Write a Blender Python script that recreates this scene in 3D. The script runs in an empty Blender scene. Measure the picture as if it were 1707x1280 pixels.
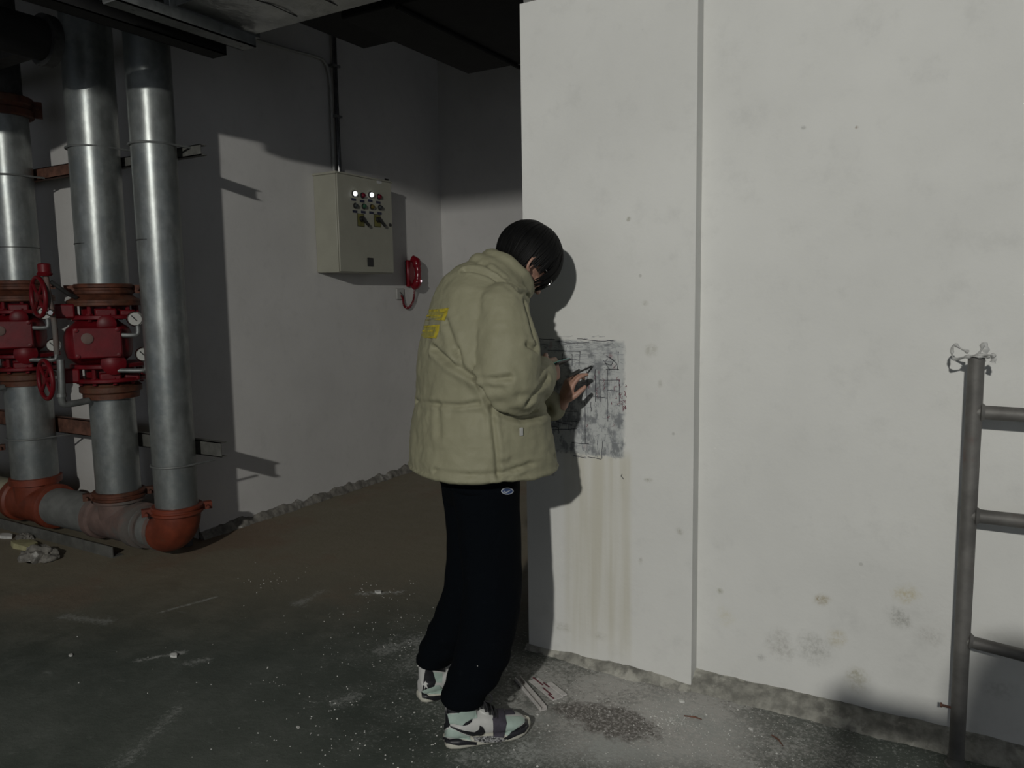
import bpy, bmesh, math, random
import numpy as np
from mathutils import Vector, Matrix, noise as mnoise
from mathutils.bvhtree import BVHTree
from mathutils.geometry import delaunay_2d_cdt
random.seed(7)
SC = bpy.context.scene
COL = SC.collection
R = math.radians

# ------------------------------------------------------------------ camera
CF, CP, CR, CY, CH = 1280.0, R(6.5), R(-0.95), R(30.5), 1.45
_f = Vector((-math.sin(CY)*math.cos(CP), math.cos(CY)*math.cos(CP), -math.sin(CP)))
_r0 = Vector((math.cos(CY), math.sin(CY), 0)); _u0 = _r0.cross(_f)
CAM_R = _r0*math.cos(CR) + _u0*math.sin(CR); CAM_U = _u0*math.cos(CR) - _r0*math.sin(CR); CAM_F = _f
CAM_C = Vector((0, 0, CH))
cd = bpy.data.cameras.new('camera'); cam = bpy.data.objects.new('camera', cd); COL.objects.link(cam)
cd.sensor_fit = 'HORIZONTAL'; cd.sensor_width = 36.0; cd.lens = CF/1707*36; cd.clip_start = 0.02
M4 = Matrix((CAM_R, CAM_U, -CAM_F)).transposed().to_4x4(); M4.translation = CAM_C
cam.matrix_world = M4; SC.camera = cam

def pray(x, y):
    return (CAM_F + CAM_R*((x-853.5)/CF) + CAM_U*((640-y)/CF)).normalized()
def at(x, y, ax, val):
    """point of the room that the photograph shows at pixel (x, y) on the plane axis = val"""
    d = pray(x, y); return CAM_C + d*((val-CAM_C[ax])/d[ax])

# ------------------------------------------------------------------ world, light, exposure
w = bpy.data.worlds.new('world'); SC.world = w; w.use_nodes = True
w.node_tree.nodes['Background'].inputs[0].default_value = (0.85, 0.9, 1.0, 1)
w.node_tree.nodes['Background'].inputs[1].default_value = 0.34
LP = Vector((0.35, -3.8, 3.38))
ld = bpy.data.lights.new('lamp_light', 'AREA'); ld.shape = 'DISK'; ld.size = 0.16; ld.energy = 290; ld.color = (1.0, 0.985, 0.93)
lamp = bpy.data.objects.new('lamp_light', ld); COL.objects.link(lamp); lamp.location = LP
lamp.rotation_euler = (Vector((-1.2, 2.6, 1.0))-LP).to_track_quat('-Z', 'Y').to_euler()
SC.view_settings.view_transform = 'Standard'; SC.view_settings.look = 'None'
SC.view_settings.gamma = 1.0; SC.view_settings.use_curve_mapping = False
SC.view_settings.exposure = 0.0

# ------------------------------------------------------------------ helpers
def tag(o, label=None, cat=None, group=None, kind=None):
    if label: o['label'] = label
    if cat: o['category'] = cat
    if group: o['group'] = group
    if kind: o['kind'] = kind
    return o
def empty(name, loc, label=None, cat=None, rz=0, group=None):
    o = bpy.data.objects.new(name, None); COL.objects.link(o); o.location = loc; o.rotation_euler = (0, 0, rz)
    o.empty_display_size = 0.05
    return tag(o, label, cat, group)
def setmat(me, m):
    me.materials.clear(); me.materials.append(m)
class MB:
    def __init__(s): s.v = []; s.f = []
    def add(s, vs, fs):
        n = len(s.v); s.v += [tuple(v) for v in vs]; s.f += [tuple(i+n for i in f) for f in fs]; return s
    def box(s, lo, hi, mat=None):
        x0, y0, z0 = lo; x1, y1, z1 = hi
        v = [Vector(p) for p in ((x0,y0,z0),(x1,y0,z0),(x1,y1,z0),(x0,y1,z0),(x0,y0,z1),(x1,y0,z1),(x1,y1,z1),(x0,y1,z1))]
        if mat: v = [mat @ p for p in v]
        return s.add(v, [(0,3,2,1),(4,5,6,7),(0,1,5,4),(1,2,6,5),(2,3,7,6),(3,0,4,7)])
    def obox(s, c, half, ax):
        m = Matrix([Vector(a).normalized() for a in ax]).transposed().to_4x4(); m.translation = Vector(c)
        h = half; return s.box((-h[0],-h[1],-h[2]), h, m)
    def rings(s, rs, caps=True, closed=False):
        n = len(rs[0]); base = len(s.v)
        for r in rs: s.v += [tuple(p) for p in r]
        k = len(rs)
        for i in range(k if closed else k-1):
            a = base+i*n; b = base+((i+1) % k)*n
            for j in range(n): s.f.append((a+j, a+(j+1) % n, b+(j+1) % n, b+j))
        if caps and not closed:
            s.f.append(tuple(base+j for j in reversed(range(n)))); s.f.append(tuple(base+(k-1)*n+j for j in range(n)))
        return s
    def tube(s, path, rad, n=12, caps=True, closed=False, flat=None):
        path = [Vector(p) for p in path]
        if not hasattr(rad, '__len__'): rad = [rad]*len(path)
        up = None; rs = []
        for i, p in enumerate(path):
            if closed: t = path[(i+1) % len(path)]-path[i-1]
            else: t = path[min(i+1, len(path)-1)]-path[max(i-1, 0)]
            t.normalize()
            if up is None:
                up = Vector((0,0,1)) if abs(t.z) < .9 else Vector((1,0,0))
            x = up.cross(t).normalized(); y = t.cross(x).normalized(); up = y
            e = flat[i] if flat else 1.0
            rs.append([p + x*(math.cos(2*math.pi*j/n)*rad[i]) + y*(math.sin(2*math.pi*j/n)*rad[i]*e) for j in range(n)])
        return s.rings(rs, caps, closed)
    def lathe(s, base, axis, prof, n=24):
        """prof: list of (radius, height) along axis from base"""
        axis = Vector(axis).normalized(); base = Vector(base)
        x = (Vector((0,0,1)) if abs(axis.z) < .9 else Vector((1,0,0))).cross(axis).normalized(); y = axis.cross(x)
        rs = [[base+axis*h+x*(math.cos(2*math.pi*j/n)*max(r, 1e-4))+y*(math.sin(2*math.pi*j/n)*max(r, 1e-4)) for j in range(n)] for r, h in prof]
        return s.rings(rs)
    def prism(s, poly, d):
        n = len(poly); d = Vector(d); v = [Vector(p) for p in poly]+[Vector(p)+d for p in poly]
        return s.add(v, [tuple(reversed(range(n))), tuple(range(n, 2*n))]+[(i, (i+1) % n, n+(i+1) % n, n+i) for i in range(n)])
    def mesh(s, name, m=None, smooth=None):
        me = bpy.data.meshes.new(name); me.from_pydata(s.v, [], s.f); me.update()
        bm = bmesh.new(); bm.from_mesh(me); bmesh.ops.recalc_face_normals(bm, faces=bm.faces)
        bm.to_mesh(me); bm.free()
        if m: setmat(me, m)
        if smooth is not None:
            me.polygons.foreach_set('use_smooth', [True]*len(me.polygons))
            if smooth < 180: me.set_sharp_from_angle(angle=R(smooth))
        return me
    def build(s, name, m, parent=None, smooth=40, bevel=0):
        me = s.mesh(name, m, smooth)
        o = bpy.data.objects.new(name, me); COL.objects.link(o)
        if parent:
            o.parent = parent
            if parent.type == 'EMPTY' and s is not None and not getattr(s, 'local', False):
                # geometry was given in world space: bring it into the parent's space
                me.transform(pmat(parent).inverted())
            elif parent.type == 'MESH' and not getattr(s, 'local', False):
                me.transform(pmat(parent).inverted())
        if bevel:
            b = o.modifiers.new('bevel', 'BEVEL'); b.width = bevel; b.segments = 2; b.limit_method = 'ANGLE'; b.angle_limit = R(35)
        return o
def pmat(o):
    m = Matrix.LocRotScale(o.location, o.rotation_euler, o.scale)
    return pmat(o.parent) @ m if o.parent else m
def copy_tree(o, parent=None):
    c = o.copy(); COL.objects.link(c); c.parent = parent
    for ch in list(o.children): copy_tree(ch, c)
    return c
def remesh(me, voxel, smooth_it=0, smooth_f=0.5):
    o = bpy.data.objects.new('tmp', me); COL.objects.link(o)
    m = o.modifiers.new('r', 'REMESH'); m.mode = 'VOXEL'; m.voxel_size = voxel; m.use_smooth_shade = True
    if smooth_it:
        q = o.modifiers.new('s', 'SMOOTH'); q.iterations = smooth_it; q.factor = smooth_f
    dg = bpy.context.evaluated_depsgraph_get(); dg.update()
    out = bpy.data.meshes.new_from_object(o.evaluated_get(dg))
    bpy.data.objects.remove(o); return out
def link(name, me, m, parent=None):
    setmat(me, m); me.polygons.foreach_set('use_smooth', [True]*len(me.polygons))
    o = bpy.data.objects.new(name, me); COL.objects.link(o)
    if parent: o.parent = parent; me.transform(pmat(parent).inverted())
    return o
def bvh_of(me):
    return BVHTree.FromPolygons([v.co for v in me.vertices], [tuple(p.vertices) for p in me.polygons])
def smoothpoly(pts, closed=False, k=6):
    """Catmull-Rom through pts"""
    P = [Vector(p) for p in pts]; out = []; n = len(P)
    for i in range(n if closed else n-1):
        p0 = P[i-1] if (closed or i > 0) else P[0]; p1 = P[i]; p2 = P[(i+1) % n]; p3 = P[(i+2) % n] if (closed or i+2 < n) else P[-1]
        for j in range(k):
            t = j/k
            out.append(0.5*((2*p1)+(p2-p0)*t+(2*p0-5*p1+4*p2-p3)*t*t+(3*p1-p0-3*p2+p3)*t**3))
    if not closed: out.append(P[-1])
    return out
def patch(name, poly, fn, m, parent, step, thick=0.0015):
    """a thin applied piece: 2D outline poly laid on a surface; fn(u, v) -> (point, normal) or None"""
    pts = [Vector((p[0], p[1])) for p in poly]; n = len(pts)
    us = [p.x for p in pts]; vs = [p.y for p in pts]; gp = []
    def inside(x, y):
        c = False; j = n-1
        for i in range(n):
            if (pts[i].y > y) != (pts[j].y > y) and x < (pts[j].x-pts[i].x)*(y-pts[i].y)/(pts[j].y-pts[i].y)+pts[i].x: c = not c
            j = i
        return c
    y = min(vs)+step/2
    while y < max(vs):
        x = min(us)+step/2
        while x < max(us):
            if inside(x, y) and min((Vector((x, y))-p).length for p in pts) > step*.4: gp.append(Vector((x, y)))
            x += step
        y += step
    r = delaunay_2d_cdt(pts+gp, [], [list(range(n))], 1, 1e-6)
    V = []; ok = []
    for q in r[0]:
        h = fn(q.x, q.y); ok.append(h is not None)
        V.append(h if h else (Vector(), Vector((0,0,1))))
    F = [f for f in r[2] if all(ok[i] for i in f)]
    par = list(range(len(V)))
    def find(i):
        while par[i] != i: par[i] = par[par[i]]; i = par[i]
        return i
    for f_ in F:
        for i in f_[1:]: par[find(i)] = find(f_[0])
    cnt = {}
    for f_ in F: cnt[find(f_[0])] = cnt.get(find(f_[0]), 0)+1
    if cnt: big = max(cnt, key=cnt.get); F = [f_ for f_ in F if find(f_[0]) == big]
    mb = MB(); nv = len(V)
    top = [p+nn*thick for p, nn in V]; bot = [p-nn*0.001 for p, nn in V]
    edges = {}
    for f in F:
        for i in range(len(f)):
            a, b = f[i], f[(i+1) % len(f)]; edges[(a, b)] = edges.get((a, b), 0)+1
    fs = [tuple(f) for f in F]+[tuple(i+nv for i in reversed(f)) for f in F]
    for (a, b) in edges:
        if (b, a) not in edges: fs.append((b, a, a+nv, b+nv))
    mb.add(top+bot, fs)
    return mb.build(name, m, parent, smooth=60)

# ------------------------------------------------------------------ materials
def nodes(name):
    m = bpy.data.materials.new(name); m.use_nodes = True
    nt = m.node_tree; return m, nt, nt.nodes['Principled BSDF']
def N(nt, t, **kw):
    n = nt.nodes.new(t)
    for k, v in kw.items(): setattr(n, k, v)
    return n
def L(nt, a, b): nt.links.new(a, b)
def math_(nt, op, a, b=None, c=None, clamp=False):
    n = N(nt, 'ShaderNodeMath', operation=op); n.use_clamp = clamp
    for i, v in enumerate((a, b, c)):
        if v is None: continue
        if isinstance(v, (int, float)): n.inputs[i].default_value = v
        else: L(nt, v, n.inputs[i])
    return n.outputs[0]
def ramp(nt, fac, a, b, va=0.0, vb=1.0):
    n = N(nt, 'ShaderNodeMapRange'); n.interpolation_type = 'SMOOTHSTEP'
    L(nt, fac, n.inputs[0]); n.inputs[1].default_value = a; n.inputs[2].default_value = b; n.inputs[3].default_value = va; n.inputs[4].default_value = vb
    return n.outputs[0]
def mix(nt, fac, a, b, mode='MIX'):
    n = N(nt, 'ShaderNodeMix', data_type='RGBA', blend_type=mode)
    if isinstance(fac, (int, float)): n.inputs[0].default_value = fac
    else: L(nt, fac, n.inputs[0])
    for i, v in ((6, a), (7, b)):
        if isinstance(v, tuple): n.inputs[i].default_value = (*v, 1) if len(v) == 3 else v
        else: L(nt, v, n.inputs[i])
    return n.outputs[2]
def noise(nt, co, scale, detail=4, rough=.55, vec=None):
    n = N(nt, 'ShaderNodeTexNoise'); n.inputs['Scale'].default_value = scale; n.inputs['Detail'].default_value = detail; n.inputs['Roughness'].default_value = rough
    if vec:
        mp = N(nt, 'ShaderNodeMapping'); mp.inputs['Scale'].default_value = vec; L(nt, co, mp.inputs[0]); co = mp.outputs[0]
    L(nt, co, n.inputs['Vector']); return n.outputs[0]
def bump(nt, bs, h, strength, dist=.01):
    b = N(nt, 'ShaderNodeBump'); b.inputs['Strength'].default_value = strength; b.inputs['Distance'].default_value = dist
    L(nt, h, b.inputs['Height']); L(nt, b.outputs[0], bs.inputs['Normal'])
def pos(nt): return N(nt, 'ShaderNodeNewGeometry').outputs['Position']
def simple(name, col, rough=.6, metal=0, var=.25, scale=20, bmp=.15, bdist=.003, col2=None, c2=(.5, .7), emit=None, stretch=None, spec=.5, scale2=None):
    m, nt, bs = nodes(name)
    oc = N(nt, 'ShaderNodeTexCoord').outputs['Object']
    n1 = noise(nt, oc, scale, 5, .6, stretch)
    dark = tuple(c*(1-var) for c in col); light = tuple(min(1, c*(1+var)) for c in col)
    c = mix(nt, ramp(nt, n1, .3, .7), dark, light)
    if col2:
        n2 = noise(nt, oc, scale2 or scale*.4, 6, .65); c = mix(nt, ramp(nt, n2, *c2), c, col2)
    L(nt, c, bs.inputs['Base Color'])
    bs.inputs['Roughness'].default_value = rough; bs.inputs['Metallic'].default_value = metal
    bs.inputs['Specular IOR Level'].default_value = spec
    if bmp: bump(nt, bs, noise(nt, oc, scale*3, 4, .6, stretch), bmp, bdist)
    if emit: bs.inputs['Emission Color'].default_value = (*emit[0], 1); bs.inputs['Emission Strength'].default_value = emit[1]
    return m

def ellipse(nt, co_x, co_z, cx, cz, rx, rz, soft, nz):
    dx = math_(nt, 'DIVIDE', math_(nt, 'SUBTRACT', co_x, cx), rx); dz = math_(nt, 'DIVIDE', math_(nt, 'SUBTRACT', co_z, cz), rz)
    d = math_(nt, 'SQRT', math_(nt, 'ADD', math_(nt, 'MULTIPLY', dx, dx), math_(nt, 'MULTIPLY', dz, dz)))
    d = math_(nt, 'ADD', d, math_(nt, 'MULTIPLY', math_(nt, 'SUBTRACT', nz, .5), 2.2))
    return ramp(nt, d, 1.0, 1.0-soft, 0, 1)

PY, WY, XL = 2.645, 2.71, -3.99
def plaster(name, base, stains, streak=None, smear=None, dots=.35):
    """white painted plaster; stains: (x, z, rx, rz, strength, colour) in the room"""
    m, nt, bs = nodes(name); P = pos(nt)
    sep = N(nt, 'ShaderNodeSeparateXYZ'); L(nt, P, sep.inputs[0]); X, Y, Z = sep.outputs
    n1 = noise(nt, P, 1.3, 6, .6); n2 = noise(nt, P, 9, 6, .7)
    c = mix(nt, ramp(nt, n1, .3, .7), tuple(b*.94 for b in base), tuple(min(1, b*1.05) for b in base))
    c = mix(nt, math_(nt, 'MULTIPLY', ramp(nt, n2, .5, .8), .35), c, tuple(b*.74 for b in base))
    # sparse mould dots
    vo = N(nt, 'ShaderNodeTexVoronoi'); vo.inputs['Scale'].default_value = 8.0; L(nt, P, vo.inputs['Vector'])
    sepc = N(nt, 'ShaderNodeSeparateColor'); L(nt, vo.outputs['Color'], sepc.inputs[0])
    dsz = math_(nt, 'MULTIPLY', ramp(nt, sepc.outputs[0], .72, 1.0), .045)
    dot = ramp(nt, math_(nt, 'ADD', math_(nt, 'SUBTRACT', vo.outputs['Distance'], dsz), math_(nt, 'MULTIPLY', math_(nt, 'SUBTRACT', n2, .5), .12)), 0.03, 0.0)
    dot = math_(nt, 'MULTIPLY', dot, math_(nt, 'GREATER_THAN', sepc.outputs[0], .72))
    c = mix(nt, math_(nt, 'MULTIPLY', dot, dots), c, (.2, .2, .17))
    for (sx, sz, rx, rz, st, colr) in stains:
        e = ellipse(nt, X, Z, sx, sz, rx, rz, .9, n2)
        fine = ramp(nt, noise(nt, P, 45, 4, .8), .35, .7)
        c = mix(nt, math_(nt, 'MULTIPLY', e, math_(nt, 'MULTIPLY', math_(nt, 'ADD', math_(nt, 'MULTIPLY', fine, .95), .15), min(1, st*1.7))), c, colr)
    if streak:
        (x0, x1, z0, z1, st) = streak
        mx = math_(nt, 'MULTIPLY', ramp(nt, X, x0-.03, x0+.03), ramp(nt, X, x1+.015, x1-.015))
        mz = math_(nt, 'MULTIPLY', ramp(nt, Z, z0-.2, z0+.1), ramp(nt, Z, z1+.05, z1-.02))
        sn = ramp(nt, noise(nt, P, 22, 3, .5, (1, 1, .05)), .35, .65)
        c = mix(nt, math_(nt, 'MULTIPLY', math_(nt, 'MULTIPLY', mx, mz), math_(nt, 'MULTIPLY', sn, st)), c, (.50, .48, .40))
        c = mix(nt, math_(nt, 'MULTIPLY', math_(nt, 'MULTIPLY', mx, mz), .35), c, (.60, .58, .49))
    if smear:
        (x0, x1, z0, z1) = smear
        wob = math_(nt, 'MULTIPLY', math_(nt, 'SUBTRACT', noise(nt, P, 30, 4, .7), .5), .035)
        Xw = math_(nt, 'ADD', X, wob); Zw = math_(nt, 'ADD', Z, wob)
        mk = math_(nt, 'MULTIPLY', math_(nt, 'MULTIPLY', ramp(nt, Xw, x0, x0+.02), ramp(nt, Xw, x1+.004, x1-.012)),
                   math_(nt, 'MULTIPLY', ramp(nt, Zw, z0-.004, z0+.012), ramp(nt, Zw, z1+.006, z1-.012)))
        hz = noise(nt, P, 60, 6, .8, (.35, 1, 1.3)); vt = noise(nt, P, 60, 6, .8, (1.1, 1, .45))
        up = ramp(nt, Z, (z0+z1)/2, z1-.03)
        rub = mix(nt, up, vt, hz)
        sp = N(nt, 'ShaderNodeSeparateColor'); L(nt, rub, sp.inputs[0])
        mg = noise(nt, P, 14, 3, .6)
        rb = ramp(nt, math_(nt, 'ADD', sp.outputs[0], math_(nt, 'MULTIPLY', math_(nt, 'SUBTRACT', mg, .5), 1.1)), .42, .66)
        c = mix(nt, math_(nt, 'MULTIPLY', mk, .75), c, (.40, .42, .42))
        c = mix(nt, math_(nt, 'MULTIPLY', math_(nt, 'MULTIPLY', mk, rb), .8), c, (.14, .15, .16))
        red = math_(nt, 'MULTIPLY', ramp(nt, noise(nt, P, 26, 2, .5, (1, 1, .5)), .66, .75), mk)
        c = mix(nt, math_(nt, 'MULTIPLY', red, .35), c, (.25, .06, .09))
    L(nt, c, bs.inputs['Base Color']); bs.inputs['Roughness'].default_value = .75; bs.inputs['Specular IOR Level'].default_value = .25
    bump(nt, bs, math_(nt, 'ADD', noise(nt, P, 6, 5, .6), math_(nt, 'MULTIPLY', noise(nt, P, 70, 3, .6), .15)), .25, .01)
    return m

def wx(x, y, pl=PY): p = at(x, y, 1, pl); return p.x, p.z
WB = (.66, .66, .63)
st_p = []
for (px_, py_, rx, rz, s) in ((1048, 365, .012, .012, .6), (1075, 505, .02, .016, .35), (1085, 585, .03, .03, .3), (1132, 885, .02, .02, .4), (1080, 800, .02, .012, .5), (1000, 1060, .05, .03, .3), (1100, 640, .015, .02, .35), (935, 1045, .06, .03, .3), (1068, 935, .01, .02, .3)):
    x_, z_ = wx(px_, py_); st_p.append((x_, z_, rx, rz, s, (.33, .32, .26)))
s1 = at(905, 556, 1, PY); s2 = at(1042, 765, 1, PY); s3 = at(1036, 568, 1, PY)
SM = (-1.52, s2.x, s2.z, s3.z)
t0 = at(925, 700, 1, PY); t1 = at(1052, 800, 1, PY)
m_pillar = plaster('plaster_pillar', WB, st_p, streak=(at(945, 800, 1, PY).x, t1.x, .15, SM[2], .75), smear=SM)
st_r = []
for (px_, py_, rx, rz, s, cc) in ((1368, 1000, .035, .025, .95, (.36, .31, .2)), (1512, 990, .05, .05, .6, (.5, .45, .3)), (1500, 1030, .06, .05, .55, (.3, .3, .27)), (1300, 1075, .06, .08, .45, (.42, .41, .38)), (1360, 1085, .08, .08, .4, (.36, .36, .33)),
                                (1395, 1060, .04, .05, .45, (.5, .46, .34)), (1200, 985, .02, .015, .6, (.34, .34, .26)), (1210, 1030, .05, .05, .3, (.55, .52, .38)), (1430, 1130, .05, .06, .45, (.4, .38, .28)), (1545, 1060, .07, .05, .3, (.36, .35, .32)),
                                (1270, 1095, .02, .02, .5, (.4, .4, .38)), (1428, 212, .008, .008, .8, (.35, .3, .25)), (1340, 212, .01, .008, .5, (.4, .4, .38)), (1660, 1150, .06, .05, .3, (.4, .4, .37))):
    x_, z_ = wx(px_, py_, WY); st_r.append((x_, z_, rx, rz, s, cc))
m_wall_r = plaster('plaster_right', WB, st_r, dots=.3)
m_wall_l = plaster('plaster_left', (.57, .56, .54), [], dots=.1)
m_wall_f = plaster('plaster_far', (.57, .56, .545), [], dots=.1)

def floor_mat():
    m, nt, bs = nodes('dusty_concrete'); P = pos(nt)
    sep = N(nt, 'ShaderNodeSeparateXYZ'); L(nt, P, sep.inputs[0]); X, Y, Z = sep.outputs
    n1 = noise(nt, P, 1.1, 6, .6); n2 = noise(nt, P, 5, 6, .7); n3 = noise(nt, P, 30, 5, .7)
    c = mix(nt, ramp(nt, n1, .35, .65), (.055, .066, .056), (.085, .096, .083))
    c = mix(nt, math_(nt, 'MULTIPLY', ramp(nt, n2, .4, .75), .6), c, (.125, .135, .12))
    # brown mud stain towards the pipes
    far = ramp(nt, math_(nt, 'ADD', math_(nt, 'ADD', Y, math_(nt, 'MULTIPLY', X, -.62)), math_(nt, 'MULTIPLY', n2, .5)), 3.7, 5.3)
    near_wall = ramp(nt, Y, 5.0, 4.0)
    c = mix(nt, math_(nt, 'MULTIPLY', far, .85), c, (.22, .19, .135))
    red = math_(nt, 'MULTIPLY', far, ramp(nt, n1, .5, .62))
    c = mix(nt, math_(nt, 'MULTIPLY', red, .6), c, (.19, .125, .085))
    # plaster dust fallen at the foot of the pillar
    q = at(1080, 1185, 2, 0)
    dx = math_(nt, 'SUBTRACT', X, q.x); dy = math_(nt, 'SUBTRACT', Y, q.y)
    d = math_(nt, 'SQRT', math_(nt, 'ADD', math_(nt, 'MULTIPLY', dx, dx), math_(nt, 'MULTIPLY', math_(nt, 'MULTIPLY', dy, dy), 2.0)))
    near = ramp(nt, d, .85, .1); mid = ramp(nt, d, 1.9, .3)
    n4 = noise(nt, P, 55, 6, .85)
    pw = ramp(nt, math_(nt, 'ADD', math_(nt, 'ADD', math_(nt, 'MULTIPLY', n2, .45), math_(nt, 'MULTIPLY', n4, .6)), math_(nt, 'MULTIPLY', near, .13)), .53, .68)
    c = mix(nt, math_(nt, 'MULTIPLY', math_(nt, 'MULTIPLY', pw, near), .95), c, (.62, .60, .57))
    c = mix(nt, math_(nt, 'MULTIPLY', near, .42), c, (.30, .285, .265))
    # fine grit, dense near the pillar, thinning out
    g = noise(nt, P, 80, 4, .85); gs = ramp(nt, math_(nt, 'ADD', math_(nt, 'ADD', g, math_(nt, 'MULTIPLY', mid, .10)), math_(nt, 'MULTIPLY', n2, .35)), .80, .88)
    c = mix(nt, math_(nt, 'MULTIPLY', gs, math_(nt, 'MULTIPLY', mid, .6)), c, (.42, .43, .41))
    sc = noise(nt, P, 9, 5, .75, (.7, 1.6, 1)); ss = ramp(nt, math_(nt, 'ADD', sc, math_(nt, 'MULTIPLY', mid, .06)), .58, .72)
    c = mix(nt, math_(nt, 'MULTIPLY', ss, math_(nt, 'MULTIPLY', math_(nt, 'ADD', math_(nt, 'MULTIPLY', ramp(nt, n4, .45, .6), .5), .2))), c, (.30, .32, .30))
    for (xa, ya, xb, yb, wd_, st) in ((265, 1021, 360, 995, .012, .8), (230, 1101, 305, 1087, .014, .9), (600, 989, 665, 987, .02, 1.0), (310, 1106, 345, 1098, .02, .6), (110, 1028, 180, 1036, .03, .45), (500, 1005, 540, 985, .035, .5), (205, 1270, 300, 1180, .035, .45), (640, 1085, 700, 1065, .06, .6), (560, 1170, 590, 1160, .03, .6), (680, 1110, 715, 1075, .07, .55), (880, 1262, 1010, 1235, .10, .8), (1010, 1262, 1180, 1250, .09, .7), (780, 1262, 860, 1258, .05, .6), (1130, 1185, 1190, 1215, .10, .8), (850, 1185, 905, 1200, .05, .6)):
        A, B = at(xa, ya, 2, 0), at(xb, yb, 2, 0); ln = (B-A).length; ux, uy = (B.x-A.x)/ln, (B.y-A.y)/ln
        px_ = math_(nt, 'SUBTRACT', X, A.x); py_ = math_(nt, 'SUBTRACT', Y, A.y)
        t_ = math_(nt, 'ADD', math_(nt, 'MULTIPLY', px_, ux), math_(nt, 'MULTIPLY', py_, uy)); tc = math_(nt, 'MINIMUM', math_(nt, 'MAXIMUM', t_, 0.0), ln)
        ex = math_(nt, 'SUBTRACT', px_, math_(nt, 'MULTIPLY', tc, ux)); ey = math_(nt, 'SUBTRACT', py_, math_(nt, 'MULTIPLY', tc, uy))
        dd = math_(nt, 'SQRT', math_(nt, 'ADD', math_(nt, 'MULTIPLY', ex, ex), math_(nt, 'MULTIPLY', ey, ey)))
        dd = math_(nt, 'ADD', math_(nt, 'DIVIDE', dd, wd_), math_(nt, 'MULTIPLY', math_(nt, 'SUBTRACT', math_(nt, 'ADD', math_(nt, 'MULTIPLY', n4, .6), math_(nt, 'MULTIPLY', n2, .4)), .47), 15.0))
        c = mix(nt, math_(nt, 'MULTIPLY', ramp(nt, dd, 1.6, .0), st*.8), c, (.42, .43, .41))
    # dark crumbled patch, streaky
    q2 = at(1015, 1200, 2, 0)
    e = ellipse(nt, X, Y, q2.x, q2.y, .21, .11, .35, math_(nt, 'ADD', math_(nt, 'MULTIPLY', n2, .5), math_(nt, 'MULTIPLY', n3, .5)))
    c = mix(nt, math_(nt, 'MULTIPLY', e, .85), c, (.085, .075, .065))
    fl = ramp(nt, noise(nt, P, 70, 4, .85), .48, .58)
    c = mix(nt, math_(nt, 'MULTIPLY', math_(nt, 'MULTIPLY', e, fl), .9), c, (.40, .38, .36))
    L(nt, c, bs.inputs['Base Color']); bs.inputs['Specular IOR Level'].default_value = .3
    L(nt, ramp(nt, n2, .3, .7, .55, .8), bs.inputs['Roughness'])
    bump(nt, bs, math_(nt, 'ADD', math_(nt, 'ADD', n2, math_(nt, 'MULTIPLY', n3, .3)), math_(nt, 'MULTIPLY', g, .12)), .5, .012)
    return m
m_floor = floor_mat()
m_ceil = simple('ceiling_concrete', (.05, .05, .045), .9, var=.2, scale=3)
m_beam = simple('beam_concrete', (.16, .16, .15), .9, var=.2, scale=6)
m_mortar = simple('rough_mortar', (.25, .245, .215), .95, var=.35, scale=22, bmp=.6, bdist=.006, col2=(.42, .41, .36), c2=(.50, .60))
m_mortar_d = simple('rough_mortar_dark', (.17, .16, .14), .95, var=.35, scale=22, bmp=.6, bdist=.006, col2=(.4, .39, .36), c2=(.56, .7))
m_galv = simple('galvanized', (.25, .265, .255), .36, .62, var=.22, scale=14, bmp=.12, bdist=.002, col2=(.20, .22, .22), c2=(.45, .65), stretch=(1, 1, .6))
m_galv2 = simple('galvanized_dull', (.2, .21, .205), .5, .5, var=.25, scale=14, bmp=.15, bdist=.002, col2=(.2, .21, .2), c2=(.45, .65))
m_red = simple('red_paint', (.12, .004, .008), .45, 0, spec=.3, var=.25, scale=9, bmp=.2, bdist=.003, col2=(.06, .012, .01), c2=(.58, .72))
m_rust = simple('rust_paint', (.085, .026, .012), .65, .1, var=.4, scale=16, bmp=.5, bdist=.004, col2=(.09, .04, .02), c2=(.5, .68))
m_orange = simple('orange_primer', (.15, .03, .013), .5, 0, var=.25, scale=11, bmp=.3, bdist=.003, col2=(.09, .05, .03), c2=(.55, .72))
m_dustred = simple('dusty_primer', (.13, .085, .072), .75, 0, var=.25, scale=9, bmp=.3, bdist=.003, col2=(.11, .10, .09), c2=(.45, .6))
m_dusty = simple('dusty_grey_pipe', (.16, .165, .155), .7, .2, var=.2, scale=9, bmp=.25, bdist=.003)
m_cream = simple('dusty_cream', (.30, .28, .2), .8, 0, var=.2, scale=9)
m_steel_d = simple('dark_steel', (.06, .06, .058), .6, .5, var=.3, scale=15)
m_steel_r = simple('rusty_channel', (.13, .06, .04), .75, .2, var=.4, scale=15, bmp=.4)
m_steel_g = simple('grey_angle', (.12, .12, .108), .7, .3, var=.25, scale=12, bmp=.3)
m_black = simple('black_rubber', (.008, .008, .008), .85, var=.3, scale=8)
m_blackp = simple('black_plastic', (.015, .015, .015), .4, var=.1)
m_chrome = simple('chrome', (.6, .6, .58), .2, 1, var=.05)
m_white = simple('white_dial', (.42, .42, .39), .4, var=.04)
m_duct = simple('duct_foil', (.42, .43, .42), .38, .85, var=.18, scale=5, bmp=.5, bdist=.02, col2=(.25, .26, .26), c2=(.5, .7))
m_cab = simple('cabinet_enamel', (.33, .325, .265), .45, var=.05, scale=6, bmp=.05)
m_cabside = m_cab
m_pvc = simple('grey_pvc', (.36, .36, .34), .5, var=.08)
m_lamp_on = simple('lamp_lit', (.9, .92, 1), .3, emit=((.95, .97, 1), 1.4), bmp=0)
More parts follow.
